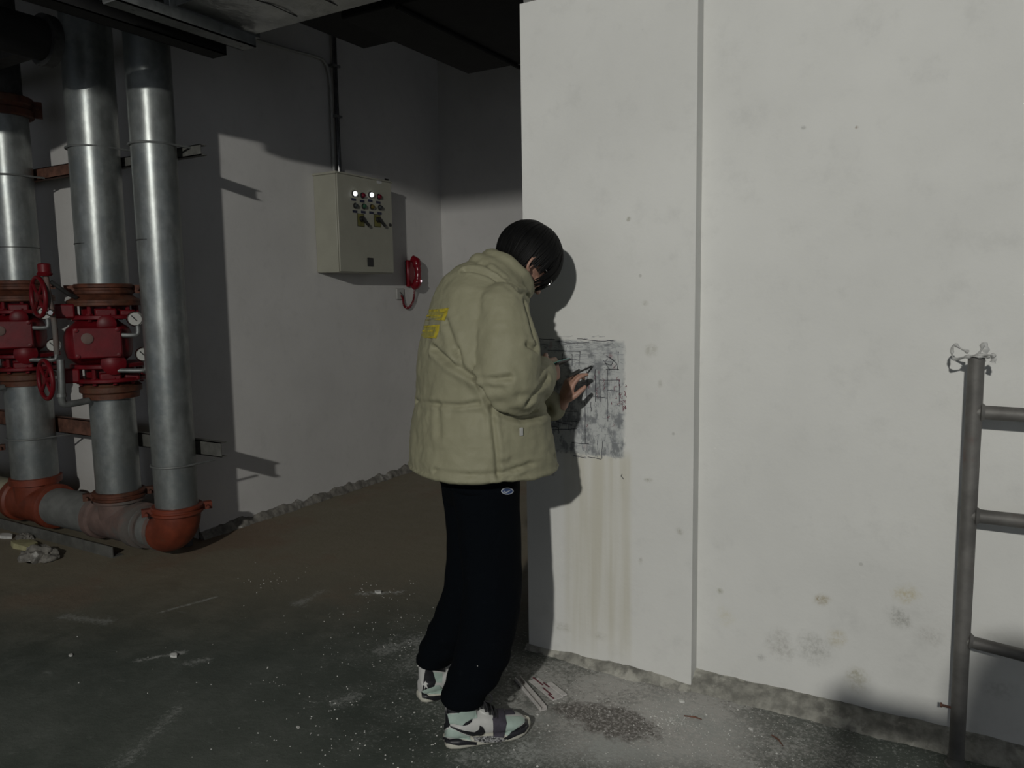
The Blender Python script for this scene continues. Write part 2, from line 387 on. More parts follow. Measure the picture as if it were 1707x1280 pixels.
m_lamp_r = simple('lamp_red', (.12, .004, .015), .25, bmp=0)
m_lamp_g = simple('lamp_green', (.02, .08, .04), .25, bmp=0)
m_lamp_y = simple('lamp_amber', (.10, .07, .01), .25, bmp=0)
m_lamp_k = simple('lamp_dark', (.04, .045, .045), .25, bmp=0)
m_brass = simple('switch_plate', (.20, .19, .06), .5, .3)
m_phone = simple('phone_red', (.17, .005, .012), .22, bmp=0, var=.05)
m_scaf = simple('scaffold_tube', (.15, .145, .135), .62, .35, var=.25, scale=9, bmp=.25, bdist=.002, col2=(.15, .085, .07), c2=(.55, .7))
m_film = simple('cloudy_film', (.5, .5, .48), .3, var=.1, scale=30, bmp=.4)
m_paper = simple('dirty_white', (.52, .52, .49), .7, var=.15, scale=30)
m_yel = simple('yellowish_board', (.33, .31, .17), .8, var=.15, scale=20)

# ------------------------------------------------------------------ setting
def struct(mb, name, m, smooth=None):
    o = mb.build(name, m, None, smooth=smooth); o['kind'] = 'structure'; return o
def grid_plane(name, m):
    return struct(MB().box((-10, -7, -.12), (5, 6, 0)), name, m)
grid_plane('floor', m_floor)
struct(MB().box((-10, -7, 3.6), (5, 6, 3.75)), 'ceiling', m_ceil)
struct(MB().box((-10, -.2, 2.935), (5, .25, 3.6)), 'light_block_beam', m_beam)  # unseen beam, added to keep the lamp's light off the upper walls
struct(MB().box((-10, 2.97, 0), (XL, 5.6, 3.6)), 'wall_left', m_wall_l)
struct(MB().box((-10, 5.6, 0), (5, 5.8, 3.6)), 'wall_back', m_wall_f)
pl_x0, pl_x1 = -1.497, -.812
struct(MB().box((-10.2, -7, 0), (-10, 5.8, 3.6)), 'wall_far', m_wall_f)
o = struct(MB().box((pl_x0, PY, 0), (pl_x1, 3.15, 2.545)), 'wall_pillar', m_pillar)
o['label'] = 'white plastered pillar face with the pencil plan on it'
struct(MB().box((pl_x0, PY+.03, 2.545), (pl_x1, 3.15, 3.6)), 'wall_pillar_top', m_beam)
struct(MB().box((pl_x1, WY, 0), (5, 3.15, 3.6)), 'wall_right', m_wall_r)

def skirt(name, pts, nrm, h, w, m, seed, n=160, amp=.35):
    """rough mortar fillet along a wall foot; pts two ends, nrm out of the wall"""
    a, b = Vector(pts[0]), Vector(pts[1]); nrm = Vector(nrm); rs = []
    for i in range(n+1):
        t = i/n; p = a.lerp(b, t)
        k = mnoise.fractal(Vector((p.x*9+seed, p.y*9, 0)), 1, 2, 4); k2 = mnoise.fractal(Vector((p.x*7, p.y*7+seed, 5)), 1, 2, 4)
        hh = h(t) if callable(h) else h; ww = w(t) if callable(w) else w
        hh *= 1+amp*k; ww *= 1+amp*k2
        j = lambda s: mnoise.noise(Vector((p.x*45+s, p.y*45, seed)))*.006
        rs.append([p-nrm*.01, p+nrm*(ww+j(1)), p+nrm*(ww*.9+j(2))+Vector((0,0,hh*.22)), p+nrm*(ww*.6+j(3))+Vector((0,0,hh*.55+j(4))),
                   p+nrm*(ww*.3+j(5))+Vector((0,0,hh*.85)), p+nrm*(.004)+Vector((0,0,hh)), p-nrm*.01+Vector((0,0,hh))])
    o = MB().rings(rs).build(name, m, None, smooth=50); o['kind'] = 'structure'; return o
skirt('baseboard_pillar', ((pl_x0-.01, PY, 0), (pl_x1+.005, PY, 0)), (0, -1, 0), lambda t: .016+.012*math.sin(t*3), lambda t: .02+.03*math.sin(t*2.6)**2, m_mortar, 3.1)
skirt('baseboard_right', ((pl_x1, WY, 0), (1.2, WY, 0)), (0, -1, 0), .048, .085, m_mortar, 8.2, 400, .13)
skirt('baseboard_left', ((XL, 2.97, 0), (XL, 5.6, 0)), (1, 0, 0), .05, .04, m_mortar_d, 1.7, 260, .5)

# ------------------------------------------------------------------ pencil plan on the pillar
plan = empty('pencil_plan', (-1.2, PY-.002, 1.1), 'hand-drawn grid plan in dark pencil over a grey smudge on the white pillar', 'drawing')
def stroke(mb, pts, wd):
    P = [Vector((*wx(*p), 0)) for p in pts]; P = [Vector((p.x, 0, p.y)) for p in P]
    for i in range(len(P)-1):
        a, b = P[i], P[i+1]; d = (b-a)
        if d.length < 1e-5: continue
        n_ = Vector((-d.z, 0, d.x)).normalized()*wd
        y = PY-.0006-random.random()*.0004
        q = [a+n_, b+n_, b-n_, a-n_]
        mb.prism([Vector((v.x, y, v.z)) for v in q], (0, .002, 0))
m_pen = simple('pencil_dark', (.035, .035, .045), .8, var=.3, bmp=0)
m_pen2 = simple('pencil_grey', (.26, .27, .285), .8, var=.3, bmp=0)
m_pen3 = simple('pen_red', (.15, .04, .06), .8, var=.3, bmp=0)
Zm = lambda x, y: (840+x/4.925, 540+y/4.925)
mb = MB()
for ln in ([(250,122),(420,128)],[(440,140),(560,160),(700,150)],[(360,215),(628,228)],[(625,228),(618,345)],[(480,240),(478,330)],[(560,245),(560,345)],[(480,285),(615,298)],
           [(672,355),(685,440),(678,640)],[(676,585),(850,610)],[(750,370),(752,640)],[(785,460),(945,462)],[(785,460),(795,640)],[(850,380),(852,800)],[(945,455),(948,640)],[(850,545),(945,548)],
           [(840,370),(945,372)],[(375,640),(378,870)],[(380,710),(600,718)],[(380,795),(600,800)],[(385,868),(600,860)],[(450,800),(452,900)],[(525,650),(528,870)],[(560,975),(700,985)],[(570,1080),(680,1100)],[(690,1090),(800,1110)],[(800,1110),(812,960)],
           [(665,640),(668,985)],[(715,640),(715,720)],[(430,800),(560,830)],[(300,820),(450,850)],[(970,1230),(962,1250),(975,1262),(985,1275)],[(940,230),(935,380)],[(600,120),(800,140),(900,135)],[(840,260),(900,300),(880,340),(830,320),(850,285)],[(870,270),(930,330),(900,360)],[(820,300),(870,380)]):
    pts = []
    for i in range(len(ln)-1):
        for k in range(6):
            t = k/6; pts.append((ln[i][0]*(1-t)+ln[i+1][0]*t+random.uniform(-2.5, 2.5), ln[i][1]*(1-t)+ln[i+1][1]*t+random.uniform(-2.5, 2.5)))
    pts.append(ln[-1]); mb = MB(); stroke(mb, [Zm(*p) for p in pts], .0011); mb.build('pencil_line', m_pen, plan, smooth=None)
mb = MB(); rr = random.Random(3)
for i in range(300):
    x, y = rr.uniform(430, 960), rr.uniform(95, 1090)
    if y > 800 and x < 530: continue
    up = y < 380
    if rr.random() < (.8 if up else .4): dx, dy = rr.uniform(15, 90), rr.uniform(-12, 14)
    else: dx, dy = rr.uniform(-8, 8), rr.uniform(15, 70)
    if x+dx > 985: dx = 985-x
    if y+dy > 1105: dy = 1105-y
    pts = [(x+dx*t/4+rr.uniform(-3, 3), y+dy*t/4+rr.uniform(-3, 3)) for t in range(5)]
    stroke(mb, [Zm(*p) for p in pts], rr.uniform(.0003, .0008))
o = mb.build('hatching', m_pen2, plan, smooth=None); o['kind'] = 'stuff'
mb = MB()
for i in range(34):
    x, y = (rr.uniform(940, 1005), rr.uniform(430, 700)) if i < 16 else (rr.uniform(640, 960), rr.uniform(400, 880))
    pts = [(x+rr.uniform(-12, 12), y+rr.uniform(-4, 4)+t*rr.uniform(3, 16)) for t in range(4)]
    mb = MB(); stroke(mb, [Zm(*p) for p in pts], rr.uniform(.0005, .0012)); mb.build('red_mark', m_pen3, plan, smooth=None)['label'] = 'dark red pen mark'

# ------------------------------------------------------------------ ceiling services
ZB = 2.70
c1 = at(427, 62, 2, ZB)
duct = empty('air_duct', (-2.2, 2.5, ZB), 'crinkled silver foil-clad air duct hanging under the ceiling, top left', 'duct')
dx0, dx1, dy0, dy1 = c1.x, .6, 2.24, 2.665
mb = MB(); nx, ny = 120, 14
def dpt(i, j, s):
    x = dx0+(dx1-dx0)*i/nx; y = dy0+(dy1-dy0)*j/ny
    k = mnoise.fractal(Vector((x*7, y*7, s)), 1, 2, 4)*.006
    e = 0 if 0 < j < ny else 1
    return Vector((x, y, ZB+(k*(1-e))))
bot = [dpt(i, j, 0) for i in range(nx+1) for j in range(ny+1)]
fs = [(i*(ny+1)+j, (i+1)*(ny+1)+j, (i+1)*(ny+1)+j+1, i*(ny+1)+j+1) for i in range(nx) for j in range(ny)]
mb.add(bot, fs)
mb.box((dx0, dy0, ZB+.0), (dx1, dy0+.004, ZB+.36)); mb.box((dx0, dy1-.004, ZB), (dx1, dy1, ZB+.36)); mb.box((dx0, dy0, ZB+.355), (dx1, dy1, ZB+.36)); mb.box((dx0, dy0, ZB), (dx0+.004, dy1, ZB+.36))
mb.build('casing', m_duct, duct)
MB().box((dx0-.01, dy0-.03, ZB-.012), (dx0+.03, dy1+.03, ZB+.37)).build('flange', m_galv2, duct, bevel=.003)
MB().box((dx0+1.15, dy0-.03, ZB-.012), (dx0+1.19, dy1+.005, ZB+.37)).build('flange', m_galv2, duct, bevel=.003)
for k in range(5):
    xx = dx0+.35+k*.23; MB().tube([(xx, dy0+.05, ZB-.001), (xx+.03, dy0+.2, ZB-.003), (xx+.015+k*.01, dy1-.06, ZB-.001)], .0025, 5).build('foil_crease', m_steel_d, duct)
hb = empty('hanger_channel', (dx0-.09, 2.4, ZB-.05), 'grey steel channel hanging crosswise below the end of the foil duct', 'steel channel')
p = at(427, 79, 2, ZB-.07)
MB().box((p.x-.09, 1.95, ZB-.07), (p.x, p.y, ZB-.064)).build('web', m_galv2, hb)
MB().box((p.x-.006, 1.95, ZB-.07), (p.x, p.y, ZB-.02)).build('lip', m_galv2, hb)
MB().box((p.x-.09, 1.95, ZB-.07), (p.x-.084, p.y, ZB-.02)).build('lip', m_galv2, hb)
for yy in (2.05, p.y-.05): MB().tube([(p.x-.045, yy, ZB-.07), (p.x-.045, yy, 3.6)], .006, 8).build('hanger_rod', m_steel_d, hb)
p = at(378, 92, 2, 2.64)
kb = empty('cable_ladder', (p.x-.1, 2.2, 2.64), 'black cable tray end hanging left of the foil duct above the riser pipes', 'cable tray')
MB().box((p.x-.10, 1.75, 2.64), (p.x, p.y, 2.645)).build('tray_bed', m_black, kb)
MB().box((p.x-.004, 1.75, 2.64), (p.x, p.y, 2.70)).build('side_rail', m_black, kb)
MB().box((p.x-.10, 1.75, 2.64), (p.x-.096, p.y, 2.70)).build('side_rail', m_black, kb)
for yy in (1.9, 2.5): MB().tube([(p.x-.05, yy, 2.645), (p.x-.05, yy, 3.6)], .006, 8).build('hanger_rod', m_steel_d, kb)
# black insulated duct, right
b1 = at(780, 124, 2, 2.8); b0 = at(640, 67, 2, 2.8)
bd = empty('insulated_duct', (b1.x+.8, b1.y-.4, 2.8), 'wide black insulated duct under the ceiling beside the white pillar', 'duct')
MB().box((b1.x, b0.y-.35, 2.8), (pl_x0-.02, b1.y, 3.2)).build('casing', m_black, bd, bevel=.01)
MB().box((b1.x-.03, b0.y-.5, 3.02), (b1.x+.9, b0.y-.36, 3.08)).build('strap', m_steel_d, bd)
MB().tube([(b1.x+.35, b0.y-.35, 2.79), (b1.x+.35, b1.y+.02, 2.79)], .012, 8).build('support_bar', m_black, bd)
MB().box((-3.30, 2.95, 3.0), (-2.72, 3.85, 3.1)).build('cable_tray', m_black, None)
tag(bpy.data.objects['cable_tray'], 'black cable tray high up between the foil duct and the insulated duct', 'cable tray')
# dark pipe top left, running to the risers
p = at(104, 62, 1, 2.3)
tp = empty('insulated_pipe', (p.x, 1.4, p.z), 'dark insulated pipe under the ceiling in the top left corner', 'pipe')
MB().tube([(p.x-.12, -.6, p.z), (p.x-.12, 2.3, p.z)], .10, 20).build('pipe_run', m_black, tp)
MB().lathe((p.x-.12, 2.26, p.z), (0, 1, 0), [(.0, 0), (.125, 0), (.125, .05), (0, .05)]).build('end_flange', m_steel_d, tp)
p2_ = at(60, 82, 1, 2.45)
MB().box((p2_.x-1.6, 2.40, p2_.z-.02), (p2_.x+.12, 2.50, p2_.z+.10)).build('steel_beam', m_steel_d, None)
tag(bpy.data.objects['steel_beam'], 'black steel bracket beam above the leftmost riser pipe', 'steel beam')

# ------------------------------------------------------------------ riser pipes
RY = 2.65
X3, X2, X1, X0 = -3.742, -4.275, -5.175, -5.95
def collar(z, r, m, parent, h=.05, lug=True, ax=(0, 0, 1), base=None, name='collar'):
    b = base if base is not None else Vector((parent.location.x, RY, z))
    mb = MB().lathe(b, ax, [(r*.98, 0), (r+.018, .0), (r+.024, .006), (r+.024, h*.35), (r+.016, h*.42), (r+.016, h*.58), (r+.024, h*.65), (r+.024, h-.006), (r+.018, h), (r*.98, h)], 28)
    if lug and abs(Vector(ax).z) > .5:
        for s in (1, -1):
            d = Vector((.52, .85, 0))*s; mb.obox(b+d*(r+.04)+Vector((0,0,h/2)), (.028, .02, h*.4), (d, Vector((-d.y, d.x, 0)), (0,0,1)))
            mb.tube([b+d*(r+.045)+Vector((.045, -.03, h/2)), b+d*(r+.045)-Vector((.045, -.03, -h/2))], .008, 8)
    return mb.build(name, m, parent)
def clamp(x, z, r, parent):
    mb = MB(); pts = [(x+math.cos(a)*(r+.005), RY+math.sin(a)*(r+.005), z) for a in [R(-20-d) for d in range(0, 141, 10)]]
    pts = [(x+r+.005, RY+r+.06, z)]+[(x+(r+.005)*math.cos(R(-d)), RY+(r+.005)*math.sin(R(-d)), z) for d in range(0, 181, 12)]+[(x-r-.005, RY+r+.06, z)]
    mb.tube(pts, .006, 8); return mb.build('u_bolt', m_galv2, parent)
def riser(x, segs, label, clamps, cols, welds=()):
    o = empty('riser_pipe', (x, RY, 0), label, 'pipe', group='vertical riser pipes')
    for (z0, z1, r, dx, m) in segs:
        mb = MB().tube([(x+dx[0], RY, z0), (x+dx[1], RY, z1)], r, 32); mb.build('pipe_length', m, o)
    for (z, r) in clamps: clamp(x, z, r, o)
    for (z, r, m, h) in cols: collar(z, r, m, o, h)
    for (z, r) in welds: MB().lathe((x, RY, z), (0, 0, 1), [(r*.99, 0), (r+.002, .002), (r+.002, .005), (r*.99, .007)], 32).build('weld_ring', m_steel_d, o)
    return o
HZ = .165
riser(X3, [(HZ+.12, 3.6, .113, (0, .01), m_galv)], 'thick galvanized vertical pipe nearest the wall corner, ending in an orange elbow', [(2.272, .113), (.56, .113)], [(HZ+.115, .113, m_orange, .05)], [(1.775, .113)])
riser(X2, [(1.56, 3.6, .132, (.005, .02), m_galv), (HZ+.15, .91, .122, (0, 0), m_galv)], 'middle galvanized vertical pipe running through the full-view red valve', [(2.31, .132)], [(1.50, .132, m_rust, .06), (HZ+.14, .122, m_rust, .05)], [(1.78, .132)])
riser(X1, [(1.60, 2.62, .132, (.0, .0), m_galv), (HZ+.15, .95, .136, (0, 0), m_galv), (2.70, 3.6, .11, (0, 0), m_steel_d)], 'galvanized vertical pipe at the left edge, through the partly hidden red valve', [(2.24, .132), (.60, .136)], [(1.54, .132, m_rust, .06), (2.6, .14, m_rust, .12)], [(1.8, .132)])
riser(X0, [(HZ+.1, 3.6, .12, (0, 0), m_steel_d)], 'dark vertical pipe almost cut off by the left edge of the photo', [], [(.42, .12, m_rust, .05)])

# header along the floor
hd = empty('header_pipe', (X2, RY, 0), 'horizontal header pipe along the floor with rust-red tees and an orange elbow', 'pipe')
def hseg(xa, xb, r, m, name): return MB().tube([(xa, RY, HZ), (xb, RY, HZ)], r, 28).build(name, m, hd)
hseg(-7.2, X1-.22, .115, m_cream, 'pipe_length')['label'] = 'cream-coloured dusty pipe length'
hseg(X1+.22, X2-.24, .118, m_dusty, 'pipe_length')
hseg(X2+.1, X3-.10, .108, m_dusty, 'pipe_length')
mt = lambda x, r, m, nm: MB().rings([[Vector((x+dx, RY+rr_*math.cos(a), HZ+rr_*math.sin(a))) for a in [2*math.pi*j/28 for j in range(28)]] for dx, rr_ in ((-.23, r*.97), (-.22, r+.02), (-.17, r+.02), (-.16, r+.004), (.16, r+.004), (.17, r+.02), (.22, r+.02), (.23, r*.97))]).build(nm, m, hd)
t_ = mt(X1, .122, m_orange, 'tee'); MB().lathe((X1, RY, HZ), (0, 0, 1), [(.125, 0), (.13, .13), (.152, .135), (.152, .175), (.135, .18)], 28).build('tee_branch', m_orange, t_)
t_ = mt(X2, .112, m_dustred, 'tee'); MB().lathe((X2, RY, HZ), (0, 0, 1), [(.115, 0), (.12, .12), (.14, .125), (.14, .155), (.125, .16)], 28).build('tee_branch', m_dustred, t_)
for xx in (X2+.26, X3-.16):
    MB().lathe((xx, RY, HZ), (1, 0, 0), [(.105, 0), (.122, 0), (.122, .03), (.105, .03)], 28).build('coupling', m_dustred, hd)
el = []
for k in range(0, 11):
    a = R(9*k); el.append(Vector((X3-.125+.125*math.sin(a), RY, HZ+.125-.125*math.cos(a))))
el = [Vector((X3-.16, RY, HZ))]+el+[Vector((X3, RY, HZ+.15))]
MB().tube(el, [.118]*2+[.122]*10+[.12]*1, 28).build('elbow', m_orange, hd)

# support channels
def channel(name, x0, x1, z, y, m, label, h=.05):
    o = empty(name, ((x0+x1)/2, y, z), label, 'steel channel')
    MB().box((x0, y, z-h), (x1, y+.005, z+h)).build('web', m, o); MB().box((x0, y, z+h-.005), (x1, y+.04, z+h)).build('lip', m, o); MB().box((x0, y, z-h), (x1, y+.04, z-h+.005)).build('lip', m, o)
    return o
channel('pipe_support_channel', X1-.9, X2-.25, 2.27, RY+.14, m_steel_r, 'upper rusty channel between the two left riser pipes', .035)
channel('pipe_support_channel', X2-.1, X3+.20, 2.255, RY+.14, m_steel_g, 'upper grey channel behind the two right riser pipes', .028)
channel('pipe_support_channel', X1-.9, X2-.14, .66, RY+.14, m_steel_r, 'lower rusty channel behind the left riser pipes', .05)
channel('pipe_support_channel', X2-.1, X3+.22, .63, RY+.14, m_steel_g, 'lower grey channel behind the two right riser pipes', .042)
for i, (x, z1, m, lb) in enumerate(((X2+.30, .62, m_steel_d, 'dark steel post behind the middle and right riser pipes'), (X1+.42, 2.24, m_steel_d, 'tall dark steel post behind the left red valve'), (X1+.72, .60, m_steel_g, 'short thin grey angle post left of the middle riser pipe'), (X1-.40, 2.24, m_steel_d, 'tall dark steel post near the left edge of the photo'))):
    o = MB().box((x-.03, RY+.18, 0), (x+(.0 if i == 2 else .05), RY+.22, z1)).build('support_post', m, None, bevel=.003)
    tag(o, lb, 'steel post')
# angle rail on the floor in front of the header
a_ = Vector((-6.3, 2.515, 0)); b_ = Vector((X3-.40, 2.505, 0))
rail = empty('angle_rail', ((a_.x+b_.x)/2, (a_.y+b_.y)/2, 0), 'dusty grey angle steel lying on the floor in front of the header pipe', 'steel angle')
d_ = (b_-a_); d_.z = 0; d_.normalize(); nn = Vector((d_.y, -d_.x, 0))
aa = Vector((a_.x, a_.y, 0))-d_*.8; bb = Vector((b_.x, b_.y, 0))
for nm, q in (('upright_leg', [aa+Vector((0,0,.0)), aa+Vector((0,0,.065)), aa+Vector((0,0,.065))+nn*.006, aa+nn*.006]), ('flat_leg', [aa+Vector((0,0,.0)), aa+Vector((0,0,.006)), aa-nn*.06+Vector((0,0,.006)), aa-nn*.06])):
    MB().prism(q, bb-aa).build(nm, m_steel_g, rail)
# rubble below the header
rr = random.Random(11)
def chip(c, s, m, name, label, cat, seed, flat=.3, parent=None, group=None):
    rj = random.Random(seed); n = 7
    top = [Vector((c.x+s[0]*math.cos(2*math.pi*i/n)*rj.uniform(.7, 1.1), c.y+s[1]*math.sin(2*math.pi*i/n)*rj.uniform(.7, 1.1), c.z+s[2]*rj.uniform(.8, 1.1))) for i in range(n)]
    botm = [Vector((p.x+rj.uniform(-.1, .1)*s[0], p.y+rj.uniform(-.1, .1)*s[1], c.z)) for p in top]
    mb = MB(); mb.rings([botm, top]); o = mb.build(name, m, parent, smooth=None)
    if label: tag(o, label, cat, group)
    return o
chip(at(103, 895, 2, 0)-Vector((0, .22, 0)), (.13, .06, .03), m_yel, 'board_scrap', 'flat yellowish board scrap on the floor beside the angle steel', 'scrap', 1)
chip(at(70, 880, 2, 0)-Vector((0, .22, 0)), (.07, .03, .02), m_paper, 'plaster_scrap', 'small white scrap on the floor below the header pipe', 'scrap', 2)
chip(at(14, 884, 2, 0)-Vector((0, .22, 0)), (.05, .02, .01), m_paper, 'plaster_scrap', 'pale flake on the floor at the left edge of the photo', 'scrap', 4)
for i, (x, y, s, lb) in enumerate(((150, 905, .10, 'large clod of rubble on the floor under the angle steel end'), (30, 865, .08, 'rubble clod under the header pipe near the left edge'), (110, 880, .05, 'small rubble clod between the yellowish board and the header'))):
    c = at(x, y, 2, 0)-Vector((0, .30 if i == 0 else .26, 0)); mb = MB(); bmx = bmesh.new(); bmesh.ops.create_icosphere(bmx, subdivisions=4, radius=1)
    vs = [Vector((v.co.x*s*1.3, v.co.y*s*.8, max(v.co.z, -.05)*s*.7))*(1+.35*mnoise.fractal(v.co*2.2+Vector((i*7, 0, 0)), 1, 2, 4))+c for v in bmx.verts]
    mb.add([Vector((v.x, v.y, max(v.z, 0))) for v in vs], [tuple(v.index for v in f.verts) for f in bmx.faces]); bmx.free()
    tag(mb.build('rubble_clod', m_mortar_d, None), lb, 'rubble')

# ------------------------------------------------------------------ red valves
VR = Vector((.52, .854, 0)); VN = Vector((.854, -.52, 0)); VZ = Vector((0, 0, 1))
def valve(xc, dz, label):
    C0 = Vector((xc, RY, dz)); o = empty('alarm_valve', (xc, RY, dz+.9), label, 'valve', group='red fire valves')
    P = lambda u, n, z: C0+VR*u+VN*n+VZ*z
    def flange(z, r, h, m=m_red, name='flange'):
        fo = MB().lathe(C0+VZ*z, VZ, [(r*.6, 0), (r-.004, 0), (r, .004), (r, h-.004), (r-.004, h), (r*.6, h)], 32).build(name, m, o)
        return fo
    # top butterfly valve with its lugs, between two flanges
    MB().lathe(C0+VZ*1.455, VZ, [(.13, 0), (.195, 0), (.195, .012), (.16, .03), (.14, .05), (.13, .055)], 32).build('reducer_neck', m_rust, o)
    flange(1.435, .195, .022, m_rust)
    MB().lathe(C0+VZ*1.385, VZ, [(.13, 0), (.13, .05)], 28).build('throat', m_red, o)
    flange(1.36, .195, .024)
    flange(1.085, .20, .024); MB().lathe(C0+VZ*1.03, VZ, [(.13, 0), (.13, .06)], 28).build('throat', m_red, o); flange(1.005, .20, .022)
    MB().lathe(C0+VZ*.905, VZ, [(.135, 0), (.15, .0), (.15, .03), (.165, .04), (.165, .07), (.15, .08), (.14, .105)], 28).build('reducer_neck', m_rust, o)
    for zz in (1.395, 1.035):
        for k in range(10):
            a = 2*math.pi*k/10+.2; c = C0+Vector((math.cos(a), math.sin(a), 0))*.165+VZ*(zz-.045)
            MB().tube([c, c+VZ*.10], .012, 8).build('bolt', m_red, o)
            MB().lathe(c+VZ*.028, VZ, [(0, 0), (.020, 0), (.020, .014), (0, .014)], 6).build('nut', m_red, o)
        MB().obox(P(0, .15, zz), (.055, .03, .026), (VR, VN, VZ)).build('lug', m_red, o, bevel=.01)
        MB().obox(P(.11, .12, zz-.005), (.04, .03, .022), (VR, VN, VZ)).build('lug', m_red, o, bevel=.01)
    # clapper body with a cover in front
    rs = []
    for z, ww, dd in ((1.105, .10, .10), (1.12, .13, .14), (1.15, .165, .19), (1.20, .175, .205), (1.27, .175, .205), (1.31, .16, .19), (1.34, .12, .13), (1.362, .10, .10)):
        ring = []
        for j in range(36):
            a = 2*math.pi*j/36; cx, sx = math.cos(a), math.sin(a); e = .62
            ring.append(P(-.045+ww*math.copysign(abs(cx)**e, cx), .02+dd*math.copysign(abs(sx)**e, sx), z))
        rs.append(ring)
    body = MB().rings(rs).build('valve_body', m_red, o)
    MB().obox(P(-.05, .232, 1.235), (.12, .008, .085), (VR, VN, VZ)).build('cover_plate', m_red, o, bevel=.012)
    for u in (-.15, .05):
        for z in (1.165, 1.305): MB().lathe(P(u, .238, z), VN, [(0, 0), (.012, 0), (.012, .01), (0, .012)], 6).build('cover_bolt', m_red, o)
    MB().lathe(P(.0, .17, 1.335), VN, [(0, 0), (.05, 0), (.05, .035), (.035, .045), (0, .045)], 20).build('boss', m_red, o)
    MB().lathe(P(.02, .18, 1.115), VN, [(0, 0), (.065, 0), (.065, .025), (.03, .05), (0, .05)], 20).build('boss', m_red, o)
    MB().lathe(P(-.10, .235, 1.26), VN, [(0, 0), (.028, 0), (.03, .012), (.02, .016), (0, .016)], 20).build('cast_emblem', m_dustred, o)
    MB().obox(P(-.14, .237, 1.185), (.016, .003, .022), (VR, VN, VZ)).build('tag_plate', m_steel_g, o)
    # pressure gauges on elbow pipes
    for (u, z, u0) in ((.135, 1.36, .03), (.165, 1.16, .04)):
        g = MB().tube(smoothpoly([P(u0, .21, z-.085), P(u-.02, .24, z-.09), P(u+.012, .24, z-.085), P(u+.018, .24, z-.06), P(u+.016, .24, z-.035)], k=4), .0125, 10).build('gauge_pipe', m_galv2, o)
        gg = MB().lathe(P(u+.006, .225, z), VN+VZ*.0, [(0, 0), (.042, 0), (.042, .02), (.038, .028), (.034, .024)], 28).build('pressure_gauge', m_chrome, o)
        MB().lathe(P(u+.006, .247, z), VN, [(0, 0), (.034, 0), (.034, .003), (0, .003)], 28).build('dial', m_white, gg)
        a = 2.3; dd = (VR*math.cos(a)+VZ*math.sin(a))
        MB().obox(P(u+.006, .252, z)+dd*.006, (.020, .0028, .001), (dd, VN.cross(dd), VN)).build('needle', m_blackp, gg)
    # gearbox and handwheels on the left
    for (z, wz) in ((1.41, 1.50), (1.05, 1.05)):
        MB().obox(P(-.20, .08, z), (.05, .045, .04), (VR, VN, VZ)).build('gearbox', m_red, o, bevel=.01)
        wc = P(-.315, .14, wz-.01); ax = (VR*-.93+VN*.36).normalized()
        MB().tube([P(-.22, .10, z), wc], .012, 10).build('stem', m_galv2, o)
        x_ = VZ.cross(ax).normalized(); 
        hw = MB().tube([wc+x_*.105*math.cos(2*math.pi*j/28)+VZ*.105*math.sin(2*math.pi*j/28) for j in range(28)], .012, 10, closed=True).build('handwheel', m_red, o)
        for j in range(4):
            a = math.pi/4+math.pi/2*j; q = x_*math.cos(a)+VZ*math.sin(a); MB().tube([wc, wc+q*.105], .009, 8).build('spoke', m_red, hw)
        MB().lathe(wc-ax*.02, ax, [(0, 0), (.026, 0), (.026, .03), (0, .035)], 16).build('hub', m_red, hw)
    # trim pipes, small red alarm cap, chrome fitting
    MB().tube(smoothpoly([P(-.27, .2, 1.60), P(-.265, .2, 1.50), P(-.25, .2, 1.35), P(-.25, .2, 1.18)], k=4), .014, 10).build('trim_pipe', m_dustred, o)
    MB().lathe(P(-.275, .2, 1.60), VZ, [(0, 0), (.032, 0), (.04, .012), (.032, .02), (.032, .06), (.026, .066), (0, .066)], 20).build('red_cap', m_red, o)
    MB().lathe(P(-.262, .22, 1.405), VN, [(0, 0), (.02, 0), (.02, .02), (.012, .03), (0, .03)], 12).build('chrome_fitting', m_chrome, o)
    MB().tube([P(-.25, .2, 1.57), P(-.17, .16, 1.50), P(-.14, .12, 1.485)], .012, 8).build('trim_pipe', m_steel_d, o)
    MB().tube(smoothpoly([P(-.235, .2, 1.15), P(-.24, .2, 1.0), P(-.245, .19, .93), P(-.235, .18, .905), P(-.19, .15, .90), P(-.12, .10, .905)], k=5), .019, 12).build('drain_pipe', m_galv2, o)
    MB().lathe(P(-.246, .19, .945), VZ, [(.02, 0), (.026, 0), (.026, .02), (.02, .02)], 14).build('union_nut', m_galv2, o)
    return o
valve(X2, 0, 'red alarm valve with two gauges and handwheels on the middle riser pipe')
valve(X1, .035, 'red alarm valve cut by the left edge of the photo, on the left riser pipe')

# ------------------------------------------------------------------ control cabinet on the left wall
CXF = -3.772
cab = empty('control_cabinet', (XL, 4.36, 1.64), 'beige wall-mounted control cabinet with two lit white indicator lamps', 'control cabinet')
y0, y1, z0, z1 = 4.067, 4.66, 1.64, 2.325
MB().box((XL, y0, z0), (CXF-.014, y1, z1)).build('cabinet_body', m_cab, cab, bevel=.004)
door = MB().box((CXF-.012, y0+.004, z0+.004), (CXF, y1-.004, z1-.004)).build('door', m_cab, cab, bevel=.003)
MB().box((CXF-.014, y0+.01, z0+.01), (CXF-.011, y1-.01, z1-.01)).build('gasket', m_blackp, cab)
MB().box((XL, y0-.012, z1-.012), (CXF, y1+.01, z1+.004)).build('rain_lip', m_cab, cab, bevel=.002)
def cp(x, y): p = at(x, y, 0, CXF); return p.y, p.z
AX = Vector((1, 0, 0))
mats = [m_lamp_on, m_lamp_r, m_lamp_on, m_lamp_r, m_lamp_k, m_lamp_g, m_lamp_y, m_lamp_k]
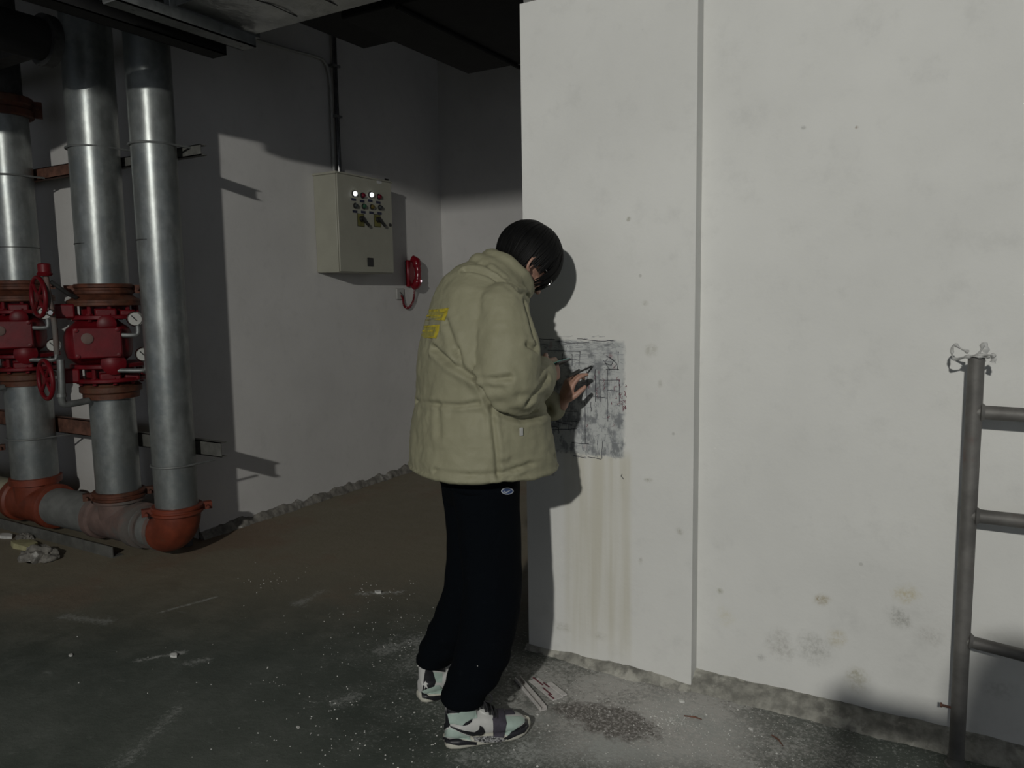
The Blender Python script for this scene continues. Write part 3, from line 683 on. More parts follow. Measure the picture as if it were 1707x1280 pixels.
lbs = ['lit white lamp', 'dark red lamp', 'lit white lamp', 'dark red lamp', 'black push button', 'green push button', 'amber push button', 'black push button']
for i, (x, y) in enumerate(((590, 323), (604, 326), (617.5, 325), (631, 328), (592, 343), (606, 344), (619.5, 345), (633, 346))):
    yy, zz = cp(x, y); r = .0165 if i < 4 else .0155
    bz = MB().lathe((CXF, yy, zz), AX, [(0, 0), (r*1.35, 0), (r*1.35, .006), (r, .008), (0, .008)], 20).build('bezel', m_blackp, cab)
    b_ = MB().lathe((CXF+.006, yy, zz), AX, [(0, 0), (r, 0), (r, .010), (r*.8, .016), (0, .018)], 20).build('indicator_lamp' if i < 4 else 'push_button', mats[i], bz); b_['label'] = lbs[i]
    yy, zz = cp(x-.5, y+9.5); MB().box((CXF, yy-.024, zz-.009), (CXF+.002, yy+.024, zz+.009)).build('label_plate', simple('navy_plate', (.02, .022, .05), .5, bmp=0) if i == 0 else bpy.data.materials['navy_plate'], cab)
for (x, y) in ((602, 367), (629.5, 368)):
    yy, zz = cp(x, y); sw = MB().box((CXF, yy-.036, zz-.042), (CXF+.003, yy+.03, zz+.042)).build('switch_plate', m_brass, cab)
    MB().box((CXF, yy-.042, zz-.046), (CXF+.0015, yy+.034, zz+.046)).build('plate_border', m_blackp, cab)
    MB().lathe((CXF+.003, yy, zz+.008), AX, [(0, 0), (.022, 0), (.020, .02), (0, .022)], 16).build('rotary_knob', m_blackp, sw)
    MB().obox((CXF+.028, yy+.018, zz-.012), (.006, .042, .009), (AX, Vector((0, .8, -.6)), Vector((0, .6, .8)))).build('knob_handle', m_blackp, sw)
yy, zz = cp(650, 375); MB().lathe((CXF, yy, zz), AX, [(0, 0), (.013, 0), (.011, .008), (0, .008)], 16).build('lock', m_blackp, cab)
yy, zz = cp(617, 437); MB().box((CXF, yy-.032, zz-.032), (CXF+.006, yy+.032, zz+.032)).build('louvre_cover', m_blackp, cab, bevel=.004)
yy, zz = cp(645, 298); MB().box((CXF, yy-.028, zz-.012), (CXF+.004, yy+.015, zz+.0)).build('top_latch', m_blackp, cab)
yy, zz = cp(634, 301)
MB().box((CXF, yy-.04, zz-.025), (CXF+.002, yy+.012, zz-.003)).build('paper_sticker', m_film, cab)
# conduits
cy, cz = at(556, 285, 0, XL+.03).y, 0
pv = empty('conduit', (XL+.03, cy, 2.33), 'pale plastic conduit bending down the left wall to the cabinet', 'conduit')
pts = [at(425, 66, 0, XL+.02), at(480, 82, 0, XL+.02), at(525, 94, 0, XL+.02), at(541, 103, 0, XL+.02), at(549, 125, 0, XL+.02), at(552, 160, 0, XL+.02), at(554, 220, 0, XL+.02)]
pts.append(Vector((pts[-1].x, pts[-1].y, 2.325)))
MB().tube(smoothpoly(pts, k=5), .010, 8).build('plastic_pipe', m_pvc, pv)
p = at(562, 200, 0, XL+.03)
sc_ = empty('steel_conduit', (p.x, p.y, 2.33), 'dark shiny steel conduit standing straight on the cabinet', 'conduit')
MB().tube([(p.x, p.y, 2.325), (p.x, p.y, 3.6)], .017, 12).build('steel_tube', simple('conduit_steel', (.2, .2, .2), .25, .9, bmp=0), sc_)
MB().lathe((p.x, p.y, 2.325), VZ, [(.017, 0), (.026, 0), (.026, .02), (.017, .02)], 12).build('locknut', m_steel_d, sc_)
for zz in (2.75, 3.1): MB().box((XL, p.y-.035, zz), (p.x+.02, p.y+.035, zz+.016)).build('saddle', m_galv2, sc_)

# ------------------------------------------------------------------ red wall phone
a = at(691, 431, 0, XL+.07); b = at(693, 478, 0, XL+.07)
ph = empty('telephone', (XL, (a.y+b.y)/2, b.z), 'red telephone handset hanging on the left wall below the cabinet', 'telephone')
yc = (a.y+b.y)/2
MB().box((XL, yc-.045, b.z+.0), (XL+.035, yc+.045, a.z-.01)).build('cradle', m_phone, ph, bevel=.012)
hp = [Vector((XL+.05, yc-.005, a.z)), Vector((XL+.082, yc, a.z-.02)), Vector((XL+.095, yc, a.z-.07)), Vector((XL+.10, yc, (a.z+b.z)/2)), Vector((XL+.095, yc, b.z+.06)), Vector((XL+.082, yc, b.z+.02)), Vector((XL+.05, yc+.005, b.z))]
MB().tube(smoothpoly(hp, k=4), [.03]*4+[.036]*4+[.028]*4+[.025]*2+[.028]*3+[.036]*5+[.03]*3, 16).build('handset', m_phone, ph)
MB().lathe((XL+.13, yc, b.z+.045), (1, 0, 0), [(0, 0), (.009, 0), (.006, .004), (0, .005)], 10).build('indicator', simple('phone_led', (.9, .8, .85), .2, emit=((1, .8, .9), 1.0), bmp=0), ph)
cpts = [Vector((XL+.06, yc, b.z)), at(690, 492, 0, XL+.04), at(688, 504, 0, XL+.03), at(681, 513, 0, XL+.03), at(674, 510, 0, XL+.03), at(672, 500, 0, XL+.02), at(668, 492, 0, XL+.015)]
sp = smoothpoly(cpts, k=40); coil = []
for i, p in enumerate(sp):
    t = (sp[min(i+1, len(sp)-1)]-sp[max(i-1, 0)]).normalized(); x_ = t.cross(Vector((1, 0, 0))).normalized(); y_ = t.cross(x_)
    coil.append(p+(x_*math.cos(i*.9)+y_*math.sin(i*.9))*.0075)
MB().tube(coil, .0035, 6).build('coiled_cord', m_phone, ph)
p = at(665, 490, 0, XL); jk = empty('wall_socket', (XL, p.y, p.z), 'small pale wall socket box under the cabinet beside the telephone', 'wall socket')
MB().box((XL, p.y-.045, p.z-.045), (XL+.018, p.y+.045, p.z+.045)).build('socket_plate', m_pvc, jk, bevel=.004)
MB().tube([(XL+.02, p.y-.01, p.z+.015), (XL+.03, p.y+.015, p.z-.01), (XL+.02, p.y+.035, p.z-.035)], .003, 6).build('loose_wire', m_blackp, jk)

# ------------------------------------------------------------------ scaffold frame, right
SY = 2.575
pt = at(1628, 594, 1, SY); pb = at(1594, 1262, 1, SY)
sf = empty('scaffold_frame', (pb.x, SY, 0), 'grey rusty steel tube scaffold frame standing before the right wall', 'scaffold')
lean = (pt-pb)/(pt.z-pb.z)
foot = pb-lean*pb.z; top = pt
MB().tube([foot, top], .0215, 20).build('post', m_scaf, sf)
off = Vector((1.0, 0, 0))
MB().tube([foot+off, top+off], .0215, 20).build('post', m_scaf, sf)
def rung(pa, slope, r):
    q = at(pa[0], pa[1], 1, SY); t_ = foot+lean*(q.z); e = t_+Vector((1, 0, slope))
    e = Vector((foot.x+lean.x*e.z+1, SY, e.z)); MB().tube([t_, e], r, 16).build('rung', m_scaf, sf)
    MB().lathe(t_+Vector((.016, 0, 0)), (1, 0, slope), [(r+.001, 0), (r+.007, .003), (r+.001, .012)], 16).build('weld_bead', m_scaf, sf)
rung((1637, 687), -.015, .0205); rung((1622, 859), -.005, .0205); rung((1610, 1067), -.09, .018)
for pp in (foot, foot+off): MB().lathe(Vector((pp.x, pp.y, 0)), VZ, [(0, 0), (.032, 0), (.032, .006), (.024, .008), (.024, .03), (0, .03)], 20).build('base_plate', m_scaf, sf)
q = at(1592, 1181, 1, SY); MB().tube([q, q+Vector((-.034, -.004, .004))], .004, 8).build('locking_pin', m_steel_r, sf)
MB().lathe(q+Vector((-.034, -.004, .004)), (-1, 0, 0), [(0, 0), (.008, 0), (.008, .006), (0, .006)], 8).build('pin_head', m_steel_r, sf)
kn = empty('plastic_film_knot', top, 'crumpled clear plastic film knotted on top of the scaffold post', 'plastic film')
def ribbon(pts, r, name):
    P_ = smoothpoly(pts, k=5); MB().tube(P_, [r*(1+.25*math.sin(i*1.7)) for i in range(len(P_))], 8, flat=[.45+.25*math.sin(i) for i in range(len(P_))]).build(name, m_film, kn)
T = top
ribbon([T+Vector((-.02, -.01, .012)), T+Vector((-.04, -.01, .022)), T+Vector((-.058, -.01, .034)), T+Vector((-.062, -.01, .012)), T+Vector((-.055, -.012, -.008)), T+Vector((-.03, -.018, -.002)), T+Vector((-.005, -.022, .004))], .008, 'loop')
ribbon([T+Vector((.0, -.01, .0)), T+Vector((.01, -.01, .02)), T+Vector((.014, 0, .035)), T+Vector((.022, .005, .022)), T+Vector((.018, .005, .0))], .009, 'loop')
ribbon([T+Vector((.0, -.02, .004)), T+Vector((.03, -.015, .006)), T+Vector((.042, -.008, .002)), T+Vector((.040, -.005, -.016))], .009, 'tail')
ribbon([T+Vector((-.028, -.006, -.002)), T+Vector((-.01, -.026, .002)), T+Vector((.015, -.026, .0)), T+Vector((.028, -.004, -.002)), T+Vector((.0, .026, .0)), T+Vector((-.028, .004, .0))], .006, 'wrap')

# ------------------------------------------------------------------ strips and crumbs on the floor
m_strip = simple('strip_plastic', (.52, .5, .48), .5, var=.15, scale=30, bmp=.1)
m_slot = simple('slot_red', (.12, .03, .04), .6, bmp=0)
a = at(863, 1129, 2, .01); b = at(906, 1180, 2, .01)
ts = empty('trunking_strip', (a+b)/2, 'white plastic channel strip lying on the floor by the shoes', 'plastic strip')
d = (b-a); d.z = 0; ln_ = d.length; d.normalize(); n_ = Vector((-d.y, d.x, 0))
mid_ = (a+b)/2; mid_.z = 0
for nm, cc, hh in (('channel_bed', mid_+VZ*.002, (ln_/2, .011, .0015)), ('channel_wall', mid_+n_*.011+VZ*.007, (ln_/2, .0015, .007)), ('channel_wall', mid_-n_*.011+VZ*.007, (ln_/2, .0015, .007))):
    MB().obox(cc, hh, (d, n_, VZ)).build(nm, m_strip, ts)
a = at(890, 1134, 2, 0); b = at(930, 1166, 2, 0); d = (b-a); ln_ = d.length; d.normalize(); n_ = Vector((-d.y, d.x, 0)); mid_ = (a+b)/2
sl = empty('slotted_plate', mid_, 'flat pale slotted plate with dark red slots on the floor beside the channel strip', 'plastic plate')
MB().obox(mid_+VZ*.003, (ln_/2, .022, .002), (d, n_, VZ)).build('plate', m_strip, sl)
MB().obox(mid_+n_*.030+d*.03+VZ*.008, (ln_/2-.03, .010, .0025), (d, n_, VZ)).build('raised_rib', m_strip, sl)
for (u, v, l2) in ((-.06, .004, .035), (.02, -.006, .03), (.06, -.014, .018), (-.02, .016, .02)):
    MB().obox(mid_+d*u+n_*v+VZ*.0055, (l2, .0028, .001), (d, n_, VZ)).build('slot', m_slot, sl)
# crumbs
mb = MB(); rr = random.Random(5); q = at(1120, 1200, 2, 0)
def crumb(mb, c, s, rj):
    vs = [c+Vector((s*math.cos(a)*rj.uniform(.6, 1.2), s*math.sin(a)*rj.uniform(.6, 1.2), 0)) for a in (0, 1.3, 2.6, 3.9, 5.1)]
    tp = [v*.4+c*.6+Vector((0, 0, s*rj.uniform(.4, .9))) for v in vs]
    mb.rings([vs, tp])
for i in range(1500):
    r_ = abs(rr.gauss(0, .55)); a = rr.uniform(0, 2*math.pi); c = q+Vector((r_*math.cos(a)*1.2, r_*math.sin(a)*.8, 0))
    if c.y > WY-.03 or (c.y > PY-.02 and c.x < pl_x1+.02): continue
    crumb(mb, c, rr.uniform(.001, .0026)*(1 if rr.random() < .95 else 2.0), rr)
tag(mb.build('plaster_crumbs', m_paper, None, smooth=None), 'white plaster crumbs strewn on the floor before the pillar', 'crumbs', kind='stuff')
mb = MB()
for (cx, cy_, n_c, sx, sy) in ((620, 990, 14, .14, .05), (650, 985, 30, .2, .15), (420, 970, 14, .15, .06), (560, 1060, 30, .3, .2), (400, 1130, 10, .3, .2), (640, 1120, 60, .35, .3), (560, 1200, 60, .3, .25), (690, 1050, 60, .25, .2), (650, 1240, 60, .3, .2), (260, 1100, 8, .3, .2), (470, 960, 14, .25, .2)):
    c0 = at(cx, cy_, 2, 0)
    for i in range(n_c): crumb(mb, c0+Vector((rr.gauss(0, sx*.7), rr.gauss(0, sy*.7), 0)), rr.uniform(.0012, .0038), rr)
tag(mb.build('scattered_crumbs', m_paper, None, smooth=None), 'sparse white crumbs scattered over the dark floor left of the shoes', 'crumbs', kind='stuff')
chips = [((118, 1093), .012, 'lone white chip on the dark floor at the lower left'), ((497, 1213), .009, 'white chip on the dark floor left of the shoes'), ((1252, 1216), .010, 'white chip on the dusty floor near the pillar corner'), ((1136, 1170), .013, 'white splinter at the foot of the pillar corner'), ((630, 988), .022, 'thin white plaster flake on the floor left of the trousers'), ((290, 1094), .02, 'white scraped flake on the dark floor, left half of the photo')]
for i, (p_, s, lb) in enumerate(chips): chip(at(*p_, 2, 0), (s, s*.6, s*.5), m_paper, 'plaster_chip', lb, 'plaster chip', 30+i)
for i, (pa, pb_, lb) in enumerate((((1140, 1193), (1170, 1199), 'dark twig on the powdery floor before the pillar corner'), ((1286, 1225), (1305, 1243), 'dark straw lying on the floor in the lower right'))):
    A, B = at(*pa, 2, .004), at(*pb_, 2, .004); tag(MB().tube([A, (A+B)/2+Vector((.004, .003, .002)), B], [.002, .003, .0015], 6).build('twig', m_steel_r, None), lb, 'twig')

# ------------------------------------------------------------------ ceiling lamp behind the camera (it lights the place)
lf = empty('ceiling_lamp', LP+Vector((0, 0, .06)), 'round ceiling lamp hanging behind the camera', 'lamp')
MB().lathe(LP+Vector((0, 0, .03)), VZ, [(0, 0), (.12, 0), (.12, .03), (.07, .05), (0, .06)], 28).build('lamp_housing', m_pvc, lf)
MB().tube([LP+Vector((0, 0, .08)), Vector((LP.x, LP.y, 3.6))], .01, 8).build('lamp_rod', m_steel_d, lf)
lamp.parent = lf; lamp.location = lamp.location-lf.location
# ------------------------------------------------------------------ the person drawing on the pillar
TH = R(58); PO = Vector((-1.487, 2.105, 0)); PF = Vector((math.cos(TH), math.sin(TH), 0)); PL = Vector((-math.sin(TH), math.cos(TH), 0))
SCP = 1.017
PO0 = Vector((-1.46, 2.07, 0))
def W_(a, b, z):
    t = min(1, max(0, (z-.15)/.6)); t = t*t*(3-2*t)          # feet where they stand, trunk leaning to the pillar
    return PO0.lerp(PO, t)+(PF*a+PL*b+VZ*z)*(1+(SCP-1)*t)
m_skin = simple('skin', (.36, .205, .15), .5, var=.08, scale=30, bmp=.05)
m_hair = simple('black_hair', (.004, .004, .004), .6, var=.3, scale=60, bmp=.3, stretch=(1, 1, .3), spec=.15)
def cloth(name, col, rough, wr, var=.06):
    m, nt, bs = nodes(name); oc = N(nt, 'ShaderNodeTexCoord').outputs['Object']
    n1 = noise(nt, oc, 6, 4, .6); c = mix(nt, n1, tuple(c*(1-var) for c in col), tuple(c*(1+var) for c in col))
    L(nt, c, bs.inputs['Base Color']); bs.inputs['Roughness'].default_value = rough; bs.inputs['Specular IOR Level'].default_value = .25 if rough < .9 else .08
    bump(nt, bs, math_(nt, 'ADD', noise(nt, oc, 13, 5, .6), math_(nt, 'MULTIPLY', noise(nt, oc, 500, 2, .5), .03)), wr, .02); return m
m_jack = cloth('olive_padded_cloth', (.242, .234, .156), .62, .25)
m_pants = cloth('navy_cloth', (.0016, .0027, .0042), .95, .4)
m_sock = simple('white_sock', (.6, .6, .56), .9, var=.05, scale=200, bmp=.3)
m_mint = simple('mint_leather', (.36, .45, .40), .45, var=.06, scale=40, bmp=.05)
m_wleather = simple('white_leather', (.50, .50, .48), .45, var=.05, scale=40, bmp=.05)
m_bleather = simple('black_leather', (.012, .012, .015), .45, var=.1, scale=40, bmp=.05)
m_strap = simple('plum_strap', (.045, .04, .055), .8, var=.15, scale=80, bmp=.3)
m_eleph = simple('cracked_print', (.30, .30, .30), .6, var=.1, scale=20, bmp=.1, col2=(.02, .02, .02), c2=(.47, .53), scale2=170)
m_sole = simple('cream_sole', (.50, .49, .42), .6, var=.08, scale=40, bmp=.05)
m_lace = simple('black_lace', (.012, .012, .014), .8, var=.1, scale=200, bmp=.3)

def sellipse(c, ax, bx, A, B, e=2.4, n=40):
    out = []
    for j in range(n):
        t = 2*math.pi*j/n; cx, sx = math.cos(t), math.sin(t)
        out.append(c+ax*(A*math.copysign(abs(cx)**(2/e), cx))+bx*(B*math.copysign(abs(sx)**(2/e), sx)))
    return out
def icos(mb, fn, sub=4):
    b = bmesh.new(); bmesh.ops.create_icosphere(b, subdivisions=sub, radius=1)
    mb.add([fn(v.co.copy()) for v in b.verts], [tuple(v.index for v in f.verts) for f in b.faces]); b.free()
def limb(mb, pts, rad, n=16, k=5):
    P = smoothpoly(pts, k=k); rr_ = []
    for i in range(len(P)):
        t = i/k; j = min(int(t), len(rad)-2); u = t-j; u = u*u*(3-2*u); rr_.append(rad[j]*(1-u)+rad[j+1]*u)
    mb.tube(P, rr_, n); icos(mb, lambda v: P[0]+v*rr_[0], 2); icos(mb, lambda v: P[-1]+v*rr_[-1], 2)

TAU = R(47); HF = PF*math.cos(TAU)-VZ*math.sin(TAU); HU = PF*math.sin(TAU)+VZ*math.cos(TAU); HC = W_(.296, .0, 1.537)
def HP(x, y, z): return HC+HF*x+PL*y+HU*z
def hand(mb, wrist, d, nrm, side, curls, spread=.0, size=1.0, thumb=(.75, .45)):
    """d: along the hand, nrm: out of the palm, side: towards the thumb"""
    d = d.normalized(); side = (side-d*side.dot(d)).normalized(); nrm = d.cross(side).normalized()*(1 if d.cross(side).dot(nrm) > 0 else -1)
    s = size; rs = []
    for t, wd, th in ((-.02, .026, .021), (.0, .028, .018), (.025, .036, .017), (.055, .042, .016), (.085, .043, .014), (.095, .040, .011)):
        rs.append(sellipse(wrist+d*(t*s), side, nrm, wd*s, th*s, 2.6, 16))
    mb.rings(rs)
    for i, (off, ln) in enumerate(((.031, .074), (.011, .082), (-.010, .077), (-.030, .060))):
        p = wrist+d*(.082*s)+side*(off*s); dd = (d+side*(off*spread*8)).normalized(); pts = [p-dd*.02, p]; a = 0; c = curls[i] if hasattr(curls, '__len__') else curls
        for k, f in enumerate((.45, .31, .24)):
            a += c*(.8 if k == 0 else 1.1); q = dd*math.cos(a)+nrm*math.sin(a); p = p+q*(ln*f*s); pts.append(p)
        limb(mb, pts, [.0098*s, .0095*s, .0088*s, .0080*s, .0066*s], 10, 3)
    p = wrist+d*.022*s+side*.026*s; q = (d*thumb[0]+side*.6+nrm*thumb[1]).normalized(); q2 = (d*.9+side*.15+nrm*thumb[1]).normalized()
    limb(mb, [p, p+q*.035*s, p+q*.035*s+q2*.030*s, p+q*.035*s+q2*.054*s], [.014*s, .0115*s, .0105*s, .008*s], 10, 3)
    return nrm
RA = [W_(.115, -.18, 1.39), W_(.105, -.225, 1.27), W_(.10, -.25, 1.145), W_(.20, -.18, 1.15), W_(.285, -.11, 1.165), W_(.312, -.088, 1.17)]
LA = [W_(.13, .18, 1.39), W_(.20, .235, 1.27), W_(.29, .255, 1.14), W_(.37, .17, 1.06), W_(.43, .065, 1.03), W_(.452, .025, 1.037)]
RF0, RFD = W_(-.105, -.135, 0), (W_(.185, -.185, 0)-W_(-.105, -.135, 0)).normalized()
LF0, LFD = W_(-.078, .17, 0), (W_(.205, .195, 0)-W_(-.078, .17, 0)).normalized()
def anchor(F0, FD, x, z): return F0+FD*x+VZ*z
RK, LK = W_(.12, -.125, .47), W_(.11, .14, .47)
RAN, LAN = anchor(RF0, RFD, .060, .10), anchor(LF0, LFD, .060, .10)
person = empty('person', PO, 'person in olive padded jacket and dark trousers bending towards the pillar, drawing on it', 'person')
mb = MB()
mb.rings([sellipse(W_(a, 0, z), PF, PL, A, B, 2.3, 32) for (z, a, A, B) in ((.80, .10, .10, .14), (.88, .10, .11, .16), (1.0, .10, .10, .145), (1.15, .10, .105, .155), (1.3, .11, .11, .17), (1.39, .12, .095, .17), (1.45, .145, .06, .10))])
limb(mb, [W_(.14, 0, 1.40), W_(.175, 0, 1.47), W_(.215, 0, 1.51), HP(-.03, 0, -.01)], [.062, .056, .055, .055])
for A_ in (RA, LA):
    limb(mb, A_, [.052, .045, .038, .036, .028, .025])
limb(mb, [W_(.10, -.085, .86), RK, W_(.03, -.125, .26), RAN+VZ*.06, RAN], [.08, .052, .042, .035, .034]); limb(mb, [W_(.10, .085, .86), LK, W_(.04, .15, .26), LAN+VZ*.06, LAN], [.08, .052, .042, .035, .034])
for F0, FD in ((RF0, RFD), (LF0, LFD)): limb(mb, [anchor(F0, FD, .05, .058), anchor(F0, FD, .11, .050), anchor(F0, FD, .17, .042), anchor(F0, FD, .225, .038)], [.030, .026, .022, .014])
# skull, jaw, nose, brow, lips, ears
icos(mb, lambda v: HP(-.012+v.x*.094, v.y*.074, .025+v.z*.098))
icos(mb, lambda v: HP(.025+v.x*.062*(1-.12*max(-v.z, 0)), v.y*.060*(1-.35*max(-v.z, 0)), -.055+v.z*.068))
icos(mb, lambda v: HP(.078+v.x*.012, v.y*.018, -.098+v.z*.014), 3)
limb(mb, [HP(.080, 0, .012), HP(.094, 0, -.012), HP(.104, 0, -.032)], [.008, .009, .011], 10, 3)
for s in (1, -1):
    icos(mb, lambda v: HP(.092+v.x*.009, s*.010+v.y*.008, -.036+v.z*.007), 2)
    icos(mb, lambda v: HP(.070+v.x*.014, s*.036+v.y*.022, .026+v.z*.008), 2)
    icos(mb, lambda v: HP(.060+v.x*.020, s*.040+v.y*.020, -.030+v.z*.020), 2)
    # ear: rim, lobe and bowl
    ec = HP(-.008, s*.076, -.012)
    rim = [ec+HF*(.017*math.cos(t))*(-1)+HU*(.031*math.sin(t))+PL*(s*(.006+.010*max(0, math.cos(t)))) for t in [R(d) for d in range(-100, 131, 20)]]
    limb(mb, rim, [.0055]*len(rim), 8, 2); icos(mb, lambda v: ec+HF*(v.x*.014-.002)+HU*(v.z*.024)+PL*(s*(.002+v.y*.005)), 2)
    icos(mb, lambda v: ec+HF*(v.x*.008+.004)+HU*(v.z*.010-.030)+PL*(s*(.004+v.y*.005)), 2)
limb(mb, [HP(.086, -.022, -.066), HP(.094, 0, -.064), HP(.086, .022, -.066)], [.004, .0065, .004], 8, 4)
limb(mb, [HP(.084, -.018, -.075), HP(.091, 0, -.075), HP(.084, .018, -.075)], [.004, .0065, .004], 8, 4)
hand(mb, RA[-1], W_(1, .55, .06)-W_(0, 0, 0), PL*.3-VZ*.1+PF*-.2, VZ*.8-PF*.2, (.55, .65, .75, .8), size=.98)
hdir = (W_(.492, .005, 1.15)-LA[-1])
hand(mb, LA[-1], hdir, PF*.9+PL*.1-VZ*.3, PL*-.9-PF*.1, (.35, .45, .6, .7), size=.95)
bodyme = remesh(mb.mesh('body'), .0042, 2, .4)
body = link('body', bodyme, m_skin, person)
m_eye = simple('eye_white', (.7, .7, .68), .2, bmp=0); m_iris = simple('iris', (.03, .015, .01), .15, bmp=0)
for s in (1, -1):
    e = MB(); icos(e, lambda v: HP(.068, s*.032, .004)+v*.0125, 3); eo = e.build('eye', m_eye, person, smooth=180)
    e = MB(); icos(e, lambda v: HP(.0775, s*.032, .003)+v*.0055, 2); e.build('iris', m_iris, eo, smooth=180)
# hair: cap plus locks flowing from the crown
mb = MB()
def capf(v):
    p = Vector((v.x*.108, v.y*.088, v.z*.106)); x, z = p.x-.012, p.z+.032
    return HP(x, p.y, z)
b = bmesh.new(); bmesh.ops.create_icosphere(b, subdivisions=5, radius=1)
kill = [v for v in b.verts if (v.co.x > .45 and v.co.z < .25) or v.co.z < -.75 or (v.co.x > -.18 and v.co.z < -.25) ]
bmesh.ops.delete(b, geom=kill, context='VERTS'); b.verts.ensure_lookup_table(); b.verts.index_update()
mb.add([capf(v.co) for v in b.verts], [tuple(v.index for v in f.verts) for f in b.faces]); b.free()
rh = random.Random(4)
def ell(dirx, diry, dirz, k=1.0):
    v = Vector((dirx, diry, dirz)).normalized(); return HP(v.x*.108*k-.012, v.y*.088*k, v.z*.106*k+.032)
locks = MB()
for i in range(420):
    az = rh.uniform(-math.pi, math.pi); front = math.cos(az)
    end = .10 if front > .35 else (-.45 if front > -.1 else -.95)   # how far down each lock runs
    if front > .25: end = rh.uniform(-.30, -.05)
    if front > .72: end = rh.uniform(-.80, -.35)
    pts = []; k0 = rh.uniform(1.0, 1.06); a2 = az+rh.uniform(-.3, .3)
    for t in range(6):
        u = t/5; el_ = math.pi/2*(1-u)*.95+math.asin(max(-1, min(1, end)))*u
        aa_ = az*(1-u)+a2*u; k = k0+.05*math.sin(u*3)+(.16*u*u if front > .72 else .03*u)
        pts.append(ell(math.cos(el_)*math.cos(aa_)-.15*(1-u), math.cos(el_)*math.sin(aa_), math.sin(el_), k))
    locks.tube(smoothpoly(pts, k=3), [.0075*(1-(j/15)**3*.85) for j in range(16)], 5, flat=[.6]*16)
ob = link('hair', remesh(mb.mesh('cap'), .0045, 0) if False else mb.mesh('cap'), m_hair, person)
so = ob.modifiers.new('solid', 'SOLIDIFY'); so.thickness = .012; so.offset = -1
lk = locks.build('hair_locks', m_hair, ob, smooth=60); lk['kind'] = 'stuff'
# glasses
gl = MB(); 
for s in (1, -1):
    gl.tube([HP(.096, s*.034+.024*math.cos(t), .002+.019*math.sin(t)) for t in [2*math.pi*j/20 for j in range(20)]], .0013, 6, closed=True)
    gl.tube([HP(.095, s*.058, .008), HP(.05, s*.080, .008), HP(-.005, s*.084, .004)], .0012, 6)
gl.tube([HP(.096, -.010, .006), HP(.100, 0, .009), HP(.096, .010, .006)], .0012, 6)
gl.build('glasses', m_chrome, person)['label'] = 'thin metal-rimmed glasses'

# trousers
mb = MB()
mb.rings([sellipse(W_(a, 0, z), PF, PL, A, B, 2.3, 40) for (z, a, A, B) in ((.98, .10, .12, .17), (.90, .10, .125, .175), (.83, .10, .128, .180), (.77, .105, .118, .178), (.72, .108, .10, .165))])
for (hip, mids) in ((0, ((.80, .085, -.088, .118, .092), (.70, .090, -.098, .112, .088), (.60, .092, -.105, .106, .086), (.50, .092, -.112, .101, .084), (.40, .080, -.118, .100, .084), (.32, .060, -.122, .100, .084), (.24, .030, -.125, .098, .082), (.18, -.012, -.130, .088, .078), (.148, -.036, -.134, .072, .070), (.128, -.040, -.136, .062, .062))),
                   (1, ((.80, .11, .085, .112, .092), (.70, .12, .098, .105, .088), (.60, .125, .108, .098, .084), (.50, .125, .118, .096, .082), (.40, .112, .13, .092, .08), (.30, .075, .145, .09, .08), (.22, .030, .157, .088, .078), (.155, -.010, .165, .078, .072), (.130, -.014, .168, .068, .066)))):
    rr_ = [sellipse(W_(a, b_, z), PF, PL, A, B, 2.1, 36) for (z, a, b_, A, B) in mids]; mb.rings(rr_)
tro = remesh(mb.mesh('t'), .007, 3, .5)
def deform(me, fn):
    n = len(me.vertices); co = np.empty(n*3); me.vertices.foreach_get('co', co); co = co.reshape(-1, 3)
    no = np.empty(n*3); me.vertices.foreach_get('normal', no); no = no.reshape(-1, 3)
    d = fn(co, no); me.vertices.foreach_set('co', (co+no*d[:, None]).ravel()); me.update()
def segdist(co, P):
    """distance from every vertex to a polyline"""
    best = np.full(len(co), 9.0)
    for i in range(len(P)-1):
        a = np.array(P[i]); b = np.array(P[i+1]); ab = b-a; t = np.clip(((co-a)@ab)/max(ab@ab, 1e-9), 0, 1)
        best = np.minimum(best, np.linalg.norm(co-(a+t[:, None]*ab), axis=1))
    return best
def nz(co, sc, seed, amp, st=(1, 1, 1)):
    return np.array([mnoise.fractal(Vector((c[0]*sc*st[0]+seed, c[1]*sc*st[1], c[2]*sc*st[2])), 1, 2, 3) for c in co])*amp
def tro_fn(co, no):
    d = nz(co, 9, 3, .006, (1, 1, .45))
    low = np.clip((.36-co[:, 2])/.2, 0, 1); d += np.sin(co[:, 2]*95+co[:, 0]*18)*.0035*low
    return d
deform(tro, tro_fn)
trousers = link('trousers', tro, m_pants, person)

# jacket
mb = MB()
secs = ((.853, .119, .232, .262), (.857, .119, .246, .276), (.90, .115, .235, .27), (.95, .113, .219, .268), (1.05, .108, .205, .26), (1.15, .105, .188, .252), (1.25, .103, .170, .245), (1.33, .106, .157, .235), (1.40, .113, .148, .215), (1.45, .122, .142, .18), (1.495, .135, .128, .14), (1.53, .15, .10, .10))
mb.rings([sellipse(W_(a, 0, z)+VZ*(0), PF, PL, A, B, 2.25, 48) for (z, a, A, B) in secs])
limb(mb, RA[:5], [.085, .096, .086, .078, .054], 24, 6); limb(mb, LA[:5], [.085, .088, .076, .066, .048], 24, 6)
def ringtube(c, dir_, n_, sa, sb, r, rf):
    P = [c+dir_*(sa*math.cos(t))+PL*(sb*math.sin(t)) for t in [2*math.pi*j/40 for j in range(40)]]
    mb.tube(P, r, 14, closed=True, flat=[rf]*40)
ringtube(W_(.162, 0, 1.458), PF*.87-VZ*.5, None, .090, .098, .040, 1)
ringtube(W_(.225, 0, 1.502), PF*.72-VZ*.69, None, .084, .084, .030, 1)
